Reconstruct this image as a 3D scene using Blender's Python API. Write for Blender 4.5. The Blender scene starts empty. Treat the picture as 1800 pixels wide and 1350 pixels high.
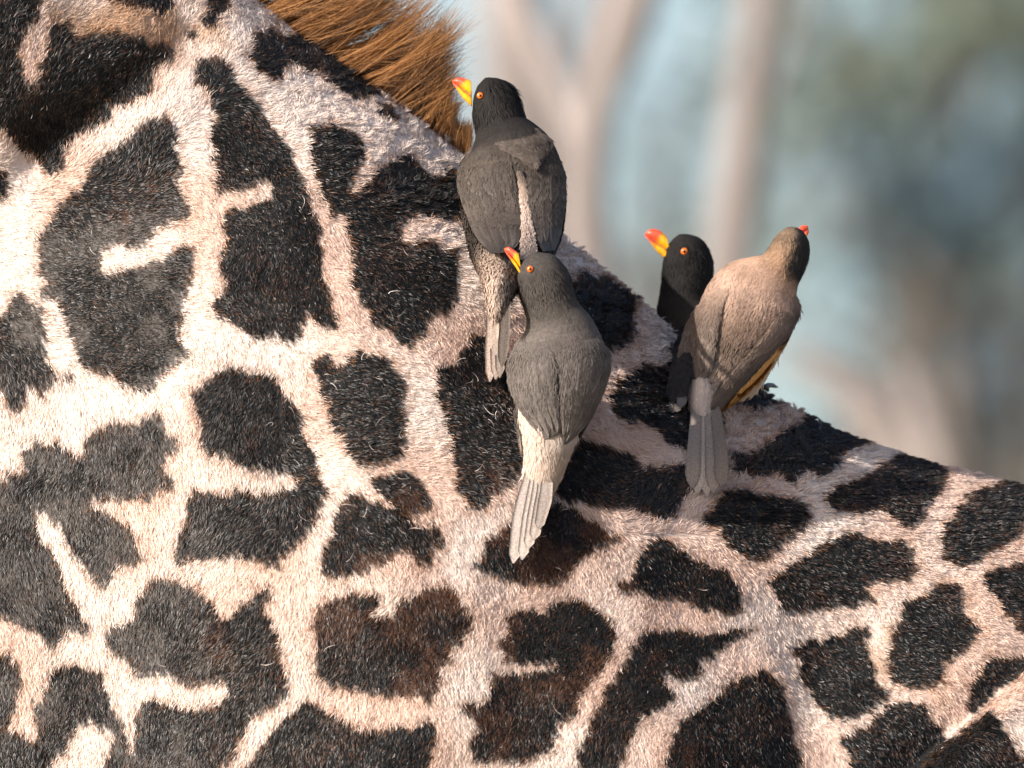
import bpy, math, random
import numpy as np
from mathutils import Vector

random.seed(7)
rng = np.random.default_rng(7)
scene = bpy.context.scene
COL = scene.collection

# ------------------------------------------------------------------ camera
FW = 0.68                 # metres of giraffe across the frame
D = 12.0                  # metres to the plane of focus
MPP = FW / 1800.0         # metres per photograph pixel in that plane
PITCH = math.radians(3.0)
MID_Z = 2.60              # height of the middle of the view
FWD = np.array([0.0, math.cos(PITCH), math.sin(PITCH)])
UP = np.array([0.0, -math.sin(PITCH), math.cos(PITCH)])
RIGHT = np.array([1.0, 0.0, 0.0])
CAM = np.array([0.0, 0.0, MID_Z]) - FWD * D
cam_data = bpy.data.cameras.new('camera')
cam = bpy.data.objects.new('camera', cam_data)
COL.objects.link(cam)
cam.location = CAM
cam.rotation_euler = (math.pi / 2 + PITCH, 0, 0)
cam_data.sensor_width = 36.0
cam_data.lens = 36.0 * D / FW
cam_data.clip_start = 0.1
cam_data.clip_end = 3000
cam_data.dof.use_dof = True
cam_data.dof.focus_distance = D + 0.06
cam_data.dof.aperture_fstop = (cam_data.lens / 1000.0) / 0.062
scene.camera = cam

# ------------------------------------------------------------------ sky, sun, exposure
SUN = Vector((-0.72, -0.55, 0.40)).normalized()      # direction towards the sun
world = bpy.data.worlds.new('World')
scene.world = world
world.use_nodes = True
wn = world.node_tree.nodes
sky = wn.new('ShaderNodeTexSky')
sky.sky_type = 'NISHITA'
sky.sun_disc = False
sky.sun_elevation = math.asin(SUN.z)
sky.sun_rotation = math.atan2(SUN.x, SUN.y)
sky.air_density = 0.75
sky.dust_density = 2.2
sky.ozone_density = 0.9
bgn = wn['Background']
bgn.inputs['Strength'].default_value = 0.14
world.node_tree.links.new(sky.outputs[0], bgn.inputs[0])
sl = bpy.data.lights.new('sun', 'SUN')
sl.energy = 4.6
sl.angle = math.radians(0.5)
sl.color = (1.0, 0.945, 0.88)
so = bpy.data.objects.new('sun', sl)
COL.objects.link(so)
so.rotation_euler = SUN.to_track_quat('Z', 'Y').to_euler()
so.location = (-5, -8, 12)
vs = scene.view_settings
vs.view_transform = 'Standard'
vs.look = 'None'
vs.exposure = 0.68
vs.gamma = 1.0
vs.use_curve_mapping = False
scene.render.engine = 'CYCLES'
scene.cycles.max_bounces = 8
scene.cycles.transparent_max_bounces = 8
scene.cycles.use_denoising = True

# ------------------------------------------------------------------ helpers
def P(px, py, d=0.0):
    """World point seen at photograph pixel (px, py), d metres behind the plane of focus."""
    px = np.asarray(px, float); py = np.asarray(py, float); d = np.asarray(d, float)
    k = (D + d) / D * MPP
    a = (px - 900.0) * k
    b = (675.0 - py) * k
    return CAM + a[..., None] * RIGHT + b[..., None] * UP + (D + d)[..., None] * FWD

def to_px(W):
    r = W - CAM
    f = r @ FWD
    k = D / f / MPP
    return 900.0 + (r @ RIGHT) * k, 675.0 - (r @ UP) * k, f - D

def norm(v):
    return v / np.maximum(np.linalg.norm(v, axis=-1, keepdims=True), 1e-9)

def _hash(ix, iy, seed):
    h = (ix.astype(np.int64) * 374761393 + iy.astype(np.int64) * 668265263 + seed * 1442695041) & 0x7fffffff
    h = ((h ^ (h >> 13)) * 1274126177) & 0x7fffffff
    return ((h ^ (h >> 16)) & 0xffff) / 65535.0

def noise(x, y, s, seed=0):
    """Smooth value noise, about -1..1, feature size s."""
    x = np.asarray(x, float) / s; y = np.asarray(y, float) / s
    ix = np.floor(x); iy = np.floor(y)
    fx = x - ix; fy = y - iy
    fx = fx * fx * (3 - 2 * fx); fy = fy * fy * (3 - 2 * fy)
    a = _hash(ix, iy, seed); b = _hash(ix + 1, iy, seed)
    c = _hash(ix, iy + 1, seed); e = _hash(ix + 1, iy + 1, seed)
    return 2 * ((a * (1 - fx) + b * fx) * (1 - fy) + (c * (1 - fx) + e * fx) * fy) - 1

def smooth(a, b, x):
    t = np.clip((x - a) / (b - a), 0, 1)
    return t * t * (3 - 2 * t)

def make_mesh(name, V, faces, mat, col=None, parent=None, shade=True, **props):
    """faces: list of (k, array[n,k]) groups."""
    me = bpy.data.meshes.new(name)
    V = np.ascontiguousarray(V, np.float32)
    me.vertices.add(len(V))
    me.vertices.foreach_set('co', V.ravel())
    loops = []; starts = []; tot = 0
    for f in faces:
        f = np.asarray(f, np.int32)
        if not len(f): continue
        n, k = f.shape
        loops.append(f.ravel())
        starts.append(tot + np.arange(n, dtype=np.int32) * k)
        tot += n * k
    loops = np.concatenate(loops); starts = np.concatenate(starts)
    me.loops.add(len(loops))
    me.loops.foreach_set('vertex_index', loops)
    me.polygons.add(len(starts))
    me.polygons.foreach_set('loop_start', starts)
    me.update(calc_edges=True)
    if shade:
        me.polygons.foreach_set('use_smooth', np.ones(len(starts), bool))
    if col is not None:
        a = me.color_attributes.new('Col', 'FLOAT_COLOR', 'POINT')
        c = np.ones((len(V), 4), np.float32); c[:, :3] = col
        a.data.foreach_set('color', c.ravel())
    me.validate()
    if mat is not None: me.materials.append(mat)
    o = bpy.data.objects.new(name, me)
    COL.objects.link(o)
    if parent is not None: o.parent = parent
    for k, v in props.items(): o[k] = v
    return o

def grid_faces(n, m, wrap=False):
    i, j = np.meshgrid(np.arange(n - 1), np.arange(m if wrap else m - 1), indexing='ij')
    a = i * m + j; b = i * m + (j + 1) % m
    return np.stack([a, b, b + m, a + m], -1).reshape(-1, 4)

def tube(path, radii, seg=8, axis=None):
    """Tapered closed tube along path (n,3); radii (n,) or (n,2)."""
    path = np.asarray(path, float); n = len(path)
    radii = np.asarray(radii, float)
    if radii.ndim == 1: radii = np.stack([radii, radii], 1)
    t = norm(np.gradient(path, axis=0))
    ref = np.array(axis if axis is not None else FWD, float)
    l = norm(np.cross(t, ref) + 1e-6)
    m = norm(np.cross(l, t))
    ph = np.linspace(0, 2 * math.pi, seg, endpoint=False)
    V = path[:, None] + l[:, None] * (radii[:, 0, None, None] * np.cos(ph)[None, :, None]) + m[:, None] * (radii[:, 1, None, None] * np.sin(ph)[None, :, None])
    V = V.reshape(-1, 3)
    q = grid_faces(n, seg, True)
    k = len(V)
    V = np.vstack([V, path[0], path[-1]])
    j = np.arange(seg); jn = (j + 1) % seg
    t0 = np.stack([jn, j, np.full(seg, k)], 1)
    t1 = np.stack([(n - 1) * seg + j, (n - 1) * seg + jn, np.full(seg, k + 1)], 1)
    return V, q, np.vstack([t0, t1])

def join(parts):
    """parts: list of (V, quads, tris) -> one set."""
    Vs, Q, T = [], [], []; o = 0
    for V, q, t in parts:
        Vs.append(V); 
        if len(q): Q.append(np.asarray(q) + o)
        if len(t): T.append(np.asarray(t) + o)
        o += len(V)
    return np.vstack(Vs), (np.vstack(Q) if Q else np.zeros((0, 4), int)), (np.vstack(T) if T else np.zeros((0, 3), int))

def spline(pts, n):
    """Catmull-Rom resample of rows in pts to n rows."""
    pts = np.asarray(pts, float)
    seg = np.linalg.norm(np.diff(pts[:, :2], axis=0), axis=1) + 1e-6
    u = np.concatenate([[0], np.cumsum(seg)])
    uu = np.linspace(0, u[-1], n)
    m = np.gradient(pts, u, axis=0)
    i = np.clip(np.searchsorted(u, uu, side='right') - 1, 0, len(u) - 2)
    h = (u[i + 1] - u[i])[:, None]; t = ((uu - u[i]) / h[:, 0])[:, None]
    h00 = 2 * t**3 - 3 * t**2 + 1; h10 = t**3 - 2 * t**2 + t
    h01 = -2 * t**3 + 3 * t**2; h11 = t**3 - t**2
    return h00 * pts[i] + h10 * h * m[i] + h01 * pts[i + 1] + h11 * h * m[i + 1]

def blades(root, tip, bend, width, side, col_root, col_tip):
    """Single hairs: flat tapering strands of two segments each."""
    n = len(root)
    mid = (root + tip) * 0.5 + bend
    V = np.empty((n, 5, 3), np.float32)
    s = side * width[:, None]
    V[:, 0] = root - s; V[:, 1] = root + s
    V[:, 2] = mid - s * 0.85; V[:, 3] = mid + s * 0.85
    V[:, 4] = tip
    C = np.empty((n, 5, 3), np.float32)
    C[:, 0] = C[:, 1] = col_root
    C[:, 2] = C[:, 3] = 0.5 * (col_root + col_tip)
    C[:, 4] = col_tip
    b = (np.arange(n) * 5)[:, None]
    q = b + np.array([[0, 1, 3, 2]]); t = b + np.array([[2, 3, 4]])
    return V.reshape(-1, 3), q, t, C.reshape(-1, 3)

# ------------------------------------------------------------------ materials
def mat_attr(name, rough=0.5, spec=0.4, translucent=0.0, sheen=0.0, noise_scale=None, bump=0.0):
    m = bpy.data.materials.new(name); m.use_nodes = True
    nt = m.node_tree; n = nt.nodes; b = n['Principled BSDF']
    at = n.new('ShaderNodeAttribute'); at.attribute_name = 'Col'
    src = at.outputs['Color']
    if noise_scale:
        tc = n.new('ShaderNodeTexCoord'); nz = n.new('ShaderNodeTexNoise')
        nz.inputs['Scale'].default_value = noise_scale; nz.inputs['Detail'].default_value = 5
        nt.links.new(tc.outputs['Object'], nz.inputs['Vector'])
        mr = n.new('ShaderNodeMapRange'); mr.inputs[1].default_value = 0.3; mr.inputs[2].default_value = 0.7
        mr.inputs[3].default_value = 0.7; mr.inputs[4].default_value = 1.3
        nt.links.new(nz.outputs['Fac'], mr.inputs[0])
        mx = n.new('ShaderNodeVectorMath'); mx.operation = 'SCALE'
        nt.links.new(src, mx.inputs[0]); nt.links.new(mr.outputs[0], mx.inputs['Scale'])
        src = mx.outputs[0]
        if bump:
            bp = n.new('ShaderNodeBump'); bp.inputs['Strength'].default_value = bump; bp.inputs['Distance'].default_value = 0.001
            nt.links.new(nz.outputs['Fac'], bp.inputs['Height']); nt.links.new(bp.outputs[0], b.inputs['Normal'])
    nt.links.new(src, b.inputs['Base Color'])
    b.inputs['Roughness'].default_value = rough
    b.inputs['Specular IOR Level'].default_value = spec
    if translucent:
        tr = n.new('ShaderNodeBsdfTranslucent'); nt.links.new(src, tr.inputs['Color'])
        ms = n.new('ShaderNodeMixShader'); ms.inputs[0].default_value = translucent
        nt.links.new(b.outputs[0], ms.inputs[1]); nt.links.new(tr.outputs[0], ms.inputs[2])
        nt.links.new(ms.outputs[0], n['Material Output'].inputs[0])
    return m

def mat_noise(name, c1, c2, scale, rough=0.7, spec=0.3, bump=0.0, dist=0.01):
    m = bpy.data.materials.new(name); m.use_nodes = True
    nt = m.node_tree; n = nt.nodes; b = n['Principled BSDF']
    tc = n.new('ShaderNodeTexCoord'); nz = n.new('ShaderNodeTexNoise')
    nz.inputs['Scale'].default_value = scale; nz.inputs['Detail'].default_value = 6
    nt.links.new(tc.outputs['Object'], nz.inputs['Vector'])
    cr = n.new('ShaderNodeValToRGB')
    cr.color_ramp.elements[0].position = 0.32; cr.color_ramp.elements[1].position = 0.68
    cr.color_ramp.elements[0].color = (*c1, 1); cr.color_ramp.elements[1].color = (*c2, 1)
    nt.links.new(nz.outputs['Fac'], cr.inputs[0]); nt.links.new(cr.outputs[0], b.inputs['Base Color'])
    b.inputs['Roughness'].default_value = rough; b.inputs['Specular IOR Level'].default_value = spec
    if bump:
        bp = n.new('ShaderNodeBump'); bp.inputs['Strength'].default_value = bump; bp.inputs['Distance'].default_value = dist
        nt.links.new(nz.outputs['Fac'], bp.inputs['Height']); nt.links.new(bp.outputs[0], b.inputs['Normal'])
    return m

M_FUR = mat_attr('coat_hair', 0.46, 0.42, translucent=0.12)
M_MANE = mat_attr('mane_hair', 0.6, 0.2, translucent=0.3)
M_SKIN = mat_attr('hide', 0.8, 0.2)
M_PLUME = mat_attr('plumage', 0.75, 0.15, translucent=0.1)
M_FEATHER = mat_attr('feather', 0.65, 0.2, translucent=0.12, noise_scale=900, bump=0.3)
M_BIRD = mat_attr('bird_body', 0.85, 0.1, noise_scale=500)
M_BEAK = mat_attr('beak_horn', 0.38, 0.4, noise_scale=300)
M_IRIS = mat_noise('iris', (0.75, 0.10, 0.01), (0.85, 0.22, 0.02), 900, 0.25, 0.6)
M_PUPIL = mat_noise('pupil', (0.006, 0.004, 0.004), (0.012, 0.006, 0.006), 500, 0.12, 0.6)
M_LEG = mat_noise('bird_leg', (0.025, 0.022, 0.02), (0.06, 0.05, 0.045), 700, 0.55, 0.4, 0.4, 0.0006)
M_BARK = mat_noise('pale_bark', (0.20, 0.172, 0.16), (0.28, 0.242, 0.225), 6, 0.85, 0.2, 0.5, 0.02)
M_DARKBARK = mat_noise('dark_bark', (0.05, 0.045, 0.04), (0.12, 0.10, 0.085), 8, 0.9, 0.2, 0.6, 0.02)
M_GROUND = mat_noise('dry_ground', (0.28, 0.21, 0.13), (0.42, 0.33, 0.22), 0.4, 0.95, 0.1, 0.4, 0.05)
M_LEAF = mat_attr('leaves', 0.55, 0.3, translucent=0.3)

# ================================================================== the setting
gv = []; 
gx = np.concatenate([np.linspace(-900, -60, 8), np.linspace(-50, 50, 41), np.linspace(60, 900, 8)])
gy = np.concatenate([np.linspace(-200, -30, 5), np.linspace(-20, 130, 61), np.linspace(150, 1800, 10)])
GX, GY = np.meshgrid(gx, gy, indexing='ij')
GZ = 0.15 * noise(GX, GY, 9, 3) + 0.06 * noise(GX, GY, 2.5, 4)
GZ *= smooth(2, 12, np.hypot(GX, GY))
make_mesh('ground', np.stack([GX, GY, GZ], -1).reshape(-1, 3), [grid_faces(len(gx), len(gy))[:, ::-1]], M_GROUND, kind='structure')

def leaf_crown(centres, n, spread, size, cols, seed):
    """Leaf faces scattered through clumps; centres rows (x, y, z, rx, rz, weight)."""
    r = np.random.default_rng(seed)
    c = np.asarray(centres, float)
    idx = r.choice(len(c), n, p=c[:, 5] / c[:, 5].sum())
    v = norm(r.normal(size=(n, 3))) * (r.random((n, 1)) ** 0.45)
    sub = norm(r.normal(size=(60, 3))) * (r.random((60, 1)) ** 0.4)
    v = 0.72 * sub[r.integers(0, 60, n)] + 0.42 * v
    pos = c[idx, :3] + v * np.stack([c[idx, 3], c[idx, 3], c[idx, 4]], 1)
    a = norm(r.normal(size=(n, 3))); b = norm(np.cross(a, norm(r.normal(size=(n, 3)))))
    s = size * (0.6 + 0.8 * r.random((n, 1)))
    V = np.stack([pos - a * s, pos + b * s * 0.42, pos + a * s, pos - b * s * 0.42], 1)
    cc = np.asarray(cols)[r.integers(0, len(cols), n)] * (0.75 + 0.5 * r.random((n, 1)))
    return V.reshape(-1, 3), np.arange(n * 4).reshape(-1, 4), np.repeat(cc, 4, 0)

def tree(name, label, base, lean_pts, r0, bark, centres, n, size, cols, seed, group=None, limbs=()):
    root = bpy.data.objects.new(name, None); COL.objects.link(root)
    root.location = base
    root['label'] = label; root['category'] = 'tree'
    if group: root['group'] = group
    base = np.asarray(base, float)
    parts = []
    p = spline(np.asarray(lean_pts, float), 30)
    rad = r0[0] + (r0[1] - r0[0]) * np.linspace(0, 1, 30)
    rad = rad * (1 + 0.12 * np.sin(np.linspace(0, 17, 30) + seed))
    parts.append(tube(p - base, rad, 10, axis=(0, 1, 0)))
    V, q, t = join(parts)
    make_mesh('trunk', V, [q, t], bark, parent=root)
    for (pts, ra, rb) in limbs:
        pl = spline(np.asarray(pts, float), 14) - base
        V, q, t = tube(pl, np.linspace(ra, rb, 14), 8, axis=(0, 1, 0))
        make_mesh('limb', V, [q, t], bark, parent=root)
    if n:
        c = np.asarray(centres, float).copy(); c[:, :3] -= base
        V, q, cc = leaf_crown(c, n, 1, size, cols, seed)
        make_mesh('crown', V, [q], M_LEAF, col=cc, parent=root, shade=False)
    return root

def W(px, py, dist):
    return P(np.array(px, float), np.array(py, float), np.array(dist - D, float))

def on_ground(px, dist):
    p = W(px, 675, dist); return np.array([p[0], p[1], 0.0])

# pale trunk nearest, curving to the upper right
def pale_tree(name, label, dist, path, r0, limbs, seed, crown):
    b = on_ground(path[0][0], dist)
    pts = [b - [0, 0, 0.2]] + [W(x, y, dist) for x, y in path]
    up = pts[-1] + (pts[-1] - pts[-2]) * 1.0
    pts += [up]
    lim = []
    for pl, ra, rb in limbs:
        lim.append(([W(x, y, dist + dz) for x, y, dz in pl], ra, rb))
    c = [(up[0] + dx, up[1] + dy, up[2] + dz, rx, rz, w) for dx, dy, dz, rx, rz, w in crown]
    tree(name, label, b, np.array(pts), r0, M_BARK, c, 2600, 0.06, GREENS, seed, 'pale barked trees behind the giraffe', lim)

GREENS = [(0.10, 0.15, 0.14), (0.09, 0.14, 0.14), (0.13, 0.17, 0.13), (0.11, 0.15, 0.16)]
pale_tree('pale_tree', 'blurred pale trunk curving up beside the head of the darkest bird', 24.0,
          [(1070, 1500), (1055, 900), (1040, 520), (1028, 330), (1045, 210), (1085, 90), (1125, -40), (1170, -200)], (0.036, 0.026),
          [([(1035, 300, 0), (985, 160, 0.1), (930, 40, 0.15), (870, -120, 0.2)], 0.022, 0.016)], 3,
          [(0.2, 0.4, 1.4, 0.9, 0.6, 1), (-0.8, 0.6, 1.9, 0.9, 0.6, 1)])
pale_tree('pale_tree', 'blurred straight pale trunk rising above the two paired birds', 27.0,
          [(1215, 1500), (1250, 900), (1275, 520), (1295, 330), (1312, 180), (1340, -20), (1365, -200)], (0.042, 0.027),
          [([(1305, 230, 0), (1370, 120, 0.15), (1420, -30, 0.2), (1450, -200, 0.3)], 0.009, 0.005)], 5,
          [(0.3, 0.5, 1.5, 1.0, 0.6, 1), (-0.6, 0.7, 2.0, 0.8, 0.6, 1)])

pale_tree('pale_tree', 'faint out of focus pale trunk just past the mane, behind the darkest bird', 44.0,
          [(985, 1500), (960, 900), (945, 520), (935, 300), (915, 150), (905, 20), (890, -150)], (0.11, 0.085),
          [([(930, 250, 0), (1000, 120, 0.3), (1040, 0, 0.4), (1060, -150, 0.5)], 0.05, 0.03)], 8,
          [(0.3, 0.5, 1.8, 1.2, 0.7, 1), (-0.6, 0.7, 2.4, 1.0, 0.6, 1)])

# dead stump with pale weathered wood, low at the frame's right
sb = on_ground(1620, 26.0)
stump = bpy.data.objects.new('dead_tree', None); COL.objects.link(stump); stump.location = sb
stump['label'] = 'blurred broken dead tree with a dark stub above the sloping back'; stump['category'] = 'tree'
def stub(pts, radii, mat, nm, dist):
    p = spline(np.array([W(x, y, dist) for x, y in pts]), 16) - sb
    rr = np.interp(np.linspace(0, 1, 16), np.linspace(0, 1, len(radii)), radii)
    V, q, t = tube(p, rr * (1 + 0.15 * np.sin(np.arange(16) * 1.9)), 10, axis=(0, 1, 0))
    make_mesh(nm, V, [q, t], mat, parent=stump)
stub([(1650, 6800), (1690, 1000), (1700, 800), (1688, 700), (1682, 655)], [0.07, 0.05, 0.034, 0.028, 0.02], M_DARKBARK, 'trunk', 26.0)
stub([(1690, 900), (1560, 740), (1500, 690), (1440, 650), (1390, 625)], [0.03, 0.034, 0.03, 0.022, 0.012], M_BARK, 'limb', 26.3)
stub([(1600, 860), (1560, 790), (1520, 740), (1480, 720)], [0.04, 0.038, 0.03, 0.018], M_BARK, 'limb', 26.5)
stub([(1660, 830), (1620, 720), (1600, 665), (1590, 640)], [0.028, 0.026, 0.02, 0.01], M_BARK, 'limb', 26.1)

TEAL = [(0.10, 0.15, 0.18), (0.12, 0.175, 0.20), (0.09, 0.145, 0.18), (0.13, 0.175, 0.18)]
OLIVE = [(0.15, 0.18, 0.14), (0.17, 0.19, 0.13), (0.12, 0.165, 0.15)]
def bush_tree(label, px, py, dist, R, n, cols, seed, sz=0.09):
    c0 = W(px, py, dist); b = np.array([c0[0], c0[1], 0.0])
    r = np.random.default_rng(seed)
    cs = [(c0[0], c0[1], c0[2], R, R * 0.8, 2)]
    for k in range(9):
        a = r.random() * 6.28; q = R * (0.5 + 0.5 * r.random())
        cs.append((c0[0] + q * math.cos(a), c0[1] + 0.6 * q * math.sin(a), c0[2] + R * r.uniform(-0.8, 0.6), R * r.uniform(0.3, 0.6), R * r.uniform(0.25, 0.5), 0.8))
    tree('woodland_tree', label, b, [b - [0, 0, .2], b + [0.1, 0, c0[2] * 0.35], c0 + [-0.1, 0, -R * 0.4], c0 + [0, 0, R * 0.4]], (0.16, 0.06), M_DARKBARK,
         cs, n, sz, cols, seed, 'woodland trees far behind',
         [([c0 + [-0.1, 0, -R * 0.5], c0 + [R * 0.4, 0.1, 0], c0 + [R * 0.7, 0.2, R * 0.3]], 0.05, 0.02),
          ([c0 + [-0.1, 0, -R * 0.6], c0 + [-R * 0.4, 0.1, -R * .1], c0 + [-R * 0.8, 0.2, R * 0.2]], 0.05, 0.02)])
bush_tree('densest dark teal tree crown, blurred, level with the head of the tan bird', 1850, 450, 62, 1.0, 1100, TEAL, 11)
bush_tree('olive and teal tree crown spreading behind the dark head of the tan bird', 1630, 170, 70, 1.15, 480, OLIVE + TEAL, 12)
bush_tree('low teal tree filling the gap above the dead tree', 1720, 640, 78, 1.0, 420, TEAL, 13)
bush_tree('thin hazy tree behind the two pale trunks', 1190, 330, 84, 1.2, 150, TEAL, 14)
bush_tree('sparse tree with sunlit olive twigs near the upper corner', 1720, 60, 66, 1.1, 900, OLIVE, 15)
bush_tree('wide crowned tree standing away past the dense teal tree', 2450, 500, 72, 1.9, 4000, TEAL, 16)

# ================================================================== the giraffe
YS = 0.25      # the giraffe's middle plane, metres behind the plane of focus
ridge_px = np.array([(-1750, -4000), (-1500, -3500), (-1000, -2350), (-500, -1330), (-200, -820), (0, -500), (200, -255), (350, -95), (470, 14), (570, 88), (660, 148), (740, 212), (820, 272),
    (860, 308), (900, 342), (950, 383), (1000, 426), (1050, 464), (1090, 497), (1120, 524), (1150, 553), (1180, 584), (1210, 608), (1250, 637), (1300, 667),
    (1340, 689), (1380, 709), (1430, 732), (1480, 757), (1540, 780), (1600, 798), (1660, 816), (1720, 830), (1800, 848), (2200, 940), (2900, 1130), (3700, 1330), (4300, 1520), (4650, 1800), (4780, 2150)], float)
belly_px = np.array([(-1750, -3650), (-1500, -2950), (-1000, -1450), (-700, -150), (-500, 900), (-300, 1900), (200, 2450), (800, 2650), (1600, 2680), (2600, 2500), (3600, 2250), (4300, 2500), (4650, 2480), (4780, 2250)], float)
width_px = np.array([(-1750, .075), (-1000, .10), (-400, .135), (-100, .165), (150, .195), (400, .245), (650, .28), (1000, .292), (1800, .31), (3000, .36), (4000, .33), (4500, .22), (4700, .12), (4780, .02)], float)
ridge_w = P(ridge_px[:, 0], ridge_px[:, 1], YS)
belly_w = P(belly_px[:, 0], belly_px[:, 1], YS)
Y0 = float(P(np.array(900.), np.array(675.), np.array(YS))[1])
width_x = P(width_px[:, 0], np.full(len(width_px), 675.), YS)[:, 0]

def yaw(x):
    """The barrel turns away from the viewer towards the rump."""
    return 0.20 * (np.sqrt((x - 0.02) ** 2 + 0.01) + (x - 0.02)) * 0.5 * np.exp(-np.clip(x - 0.5, 0, None) / 1.2)

def smooth_interp(x, xp, fp):
    h = 0.012
    return (np.interp(x - h, xp, fp) + 2 * np.interp(x, xp, fp) + np.interp(x + h, xp, fp)) / 4

def seg_dist(px, py, a, b):
    ax, ay = a; bx, by = b
    t = np.clip(((px - ax) * (bx - ax) + (py - ay) * (by - ay)) / ((bx - ax) ** 2 + (by - ay) ** 2), 0, 1)
    return np.hypot(px - ax - t * (bx - ax), py - ay - t * (by - ay))

def relief(px, py):
    """Muscles, hollows and folds of the near side, metres towards the viewer."""
    g = lambda x, y, s, h: h * np.exp(-((px - x) ** 2 + (py - y) ** 2) / (2 * s * s))
    r = g(-160, 60, 190, 0.034)                                   # neck muscle ahead of the shoulder
    r += g(430, 700, 260, 0.022) + g(760, 1050, 330, 0.020)        # shoulder
    r += g(1180, 1330, 150, 0.018)
    dl = seg_dist(px, py, (1430, 1150), (1395, 1500))
    r -= 0.009 * np.exp(-(dl / 85) ** 2)                           # hollow behind the shoulder
    dn = seg_dist(px, py, (60, 290), (330, 70))
    r -= 0.016 * np.exp(-(dn / 50) ** 2)                           # crease between neck and shoulder
    # fold of skin at the lower corner
    nx, ny = 170 / 254.95, 190 / 254.95
    sd = (px - 1610) * nx + (py - 1360) * ny
    r += 0.030 * smooth(-14, 26, sd) * smooth(1450, 1600, px) * np.exp(-np.clip(sd, 0, None) / 400)
    r -= 0.008 * np.exp(-(np.clip(-sd - 14, 0, None) / 45) ** 2) * smooth(10, -14, sd) * smooth(1450, 1600, px)
    r += 0.0045 * noise(px, py, 190, 21) + 0.0025 * noise(px, py, 75, 22)
    return r

def body_surface(x, th):
    """Torso and neck: x along the animal, th 0 at the spine, pi/2 at the near flank."""
    zt = smooth_interp(x, ridge_w[:, 0], ridge_w[:, 2]); zb = np.interp(x, belly_w[:, 0], belly_w[:, 2])
    w = smooth_interp(x, width_x, width_px[:, 1])
    zc = (zt + zb) / 2; h = (zt - zb) / 2
    z = zc + h * np.cos(th)
    s = np.sin(th)
    y = Y0 + yaw(x) - w * np.sign(s) * np.abs(s) ** 0.92
    p = np.stack([x, y, z], -1)
    px, py, _ = to_px(p)
    near = smooth(0.12, 0.6, s)
    p[..., 1] -= relief(px, py) * near
    return p

xs_px = np.concatenate([np.arange(-1750, -260, 60), np.arange(-250, 2060, 9), np.arange(2100, 4780, 60), [4780]]).astype(float)
XS = P(xs_px, np.full(len(xs_px), 675.), YS)[:, 0]
TH = np.concatenate([np.radians(np.linspace(-45, 115, 330)), np.radians(np.linspace(120, 310, 60))])
XG, TG = np.meshgrid(XS, TH, indexing='ij')
BV = body_surface(XG, TG)
NX, NT = BV.shape[:2]

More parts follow.
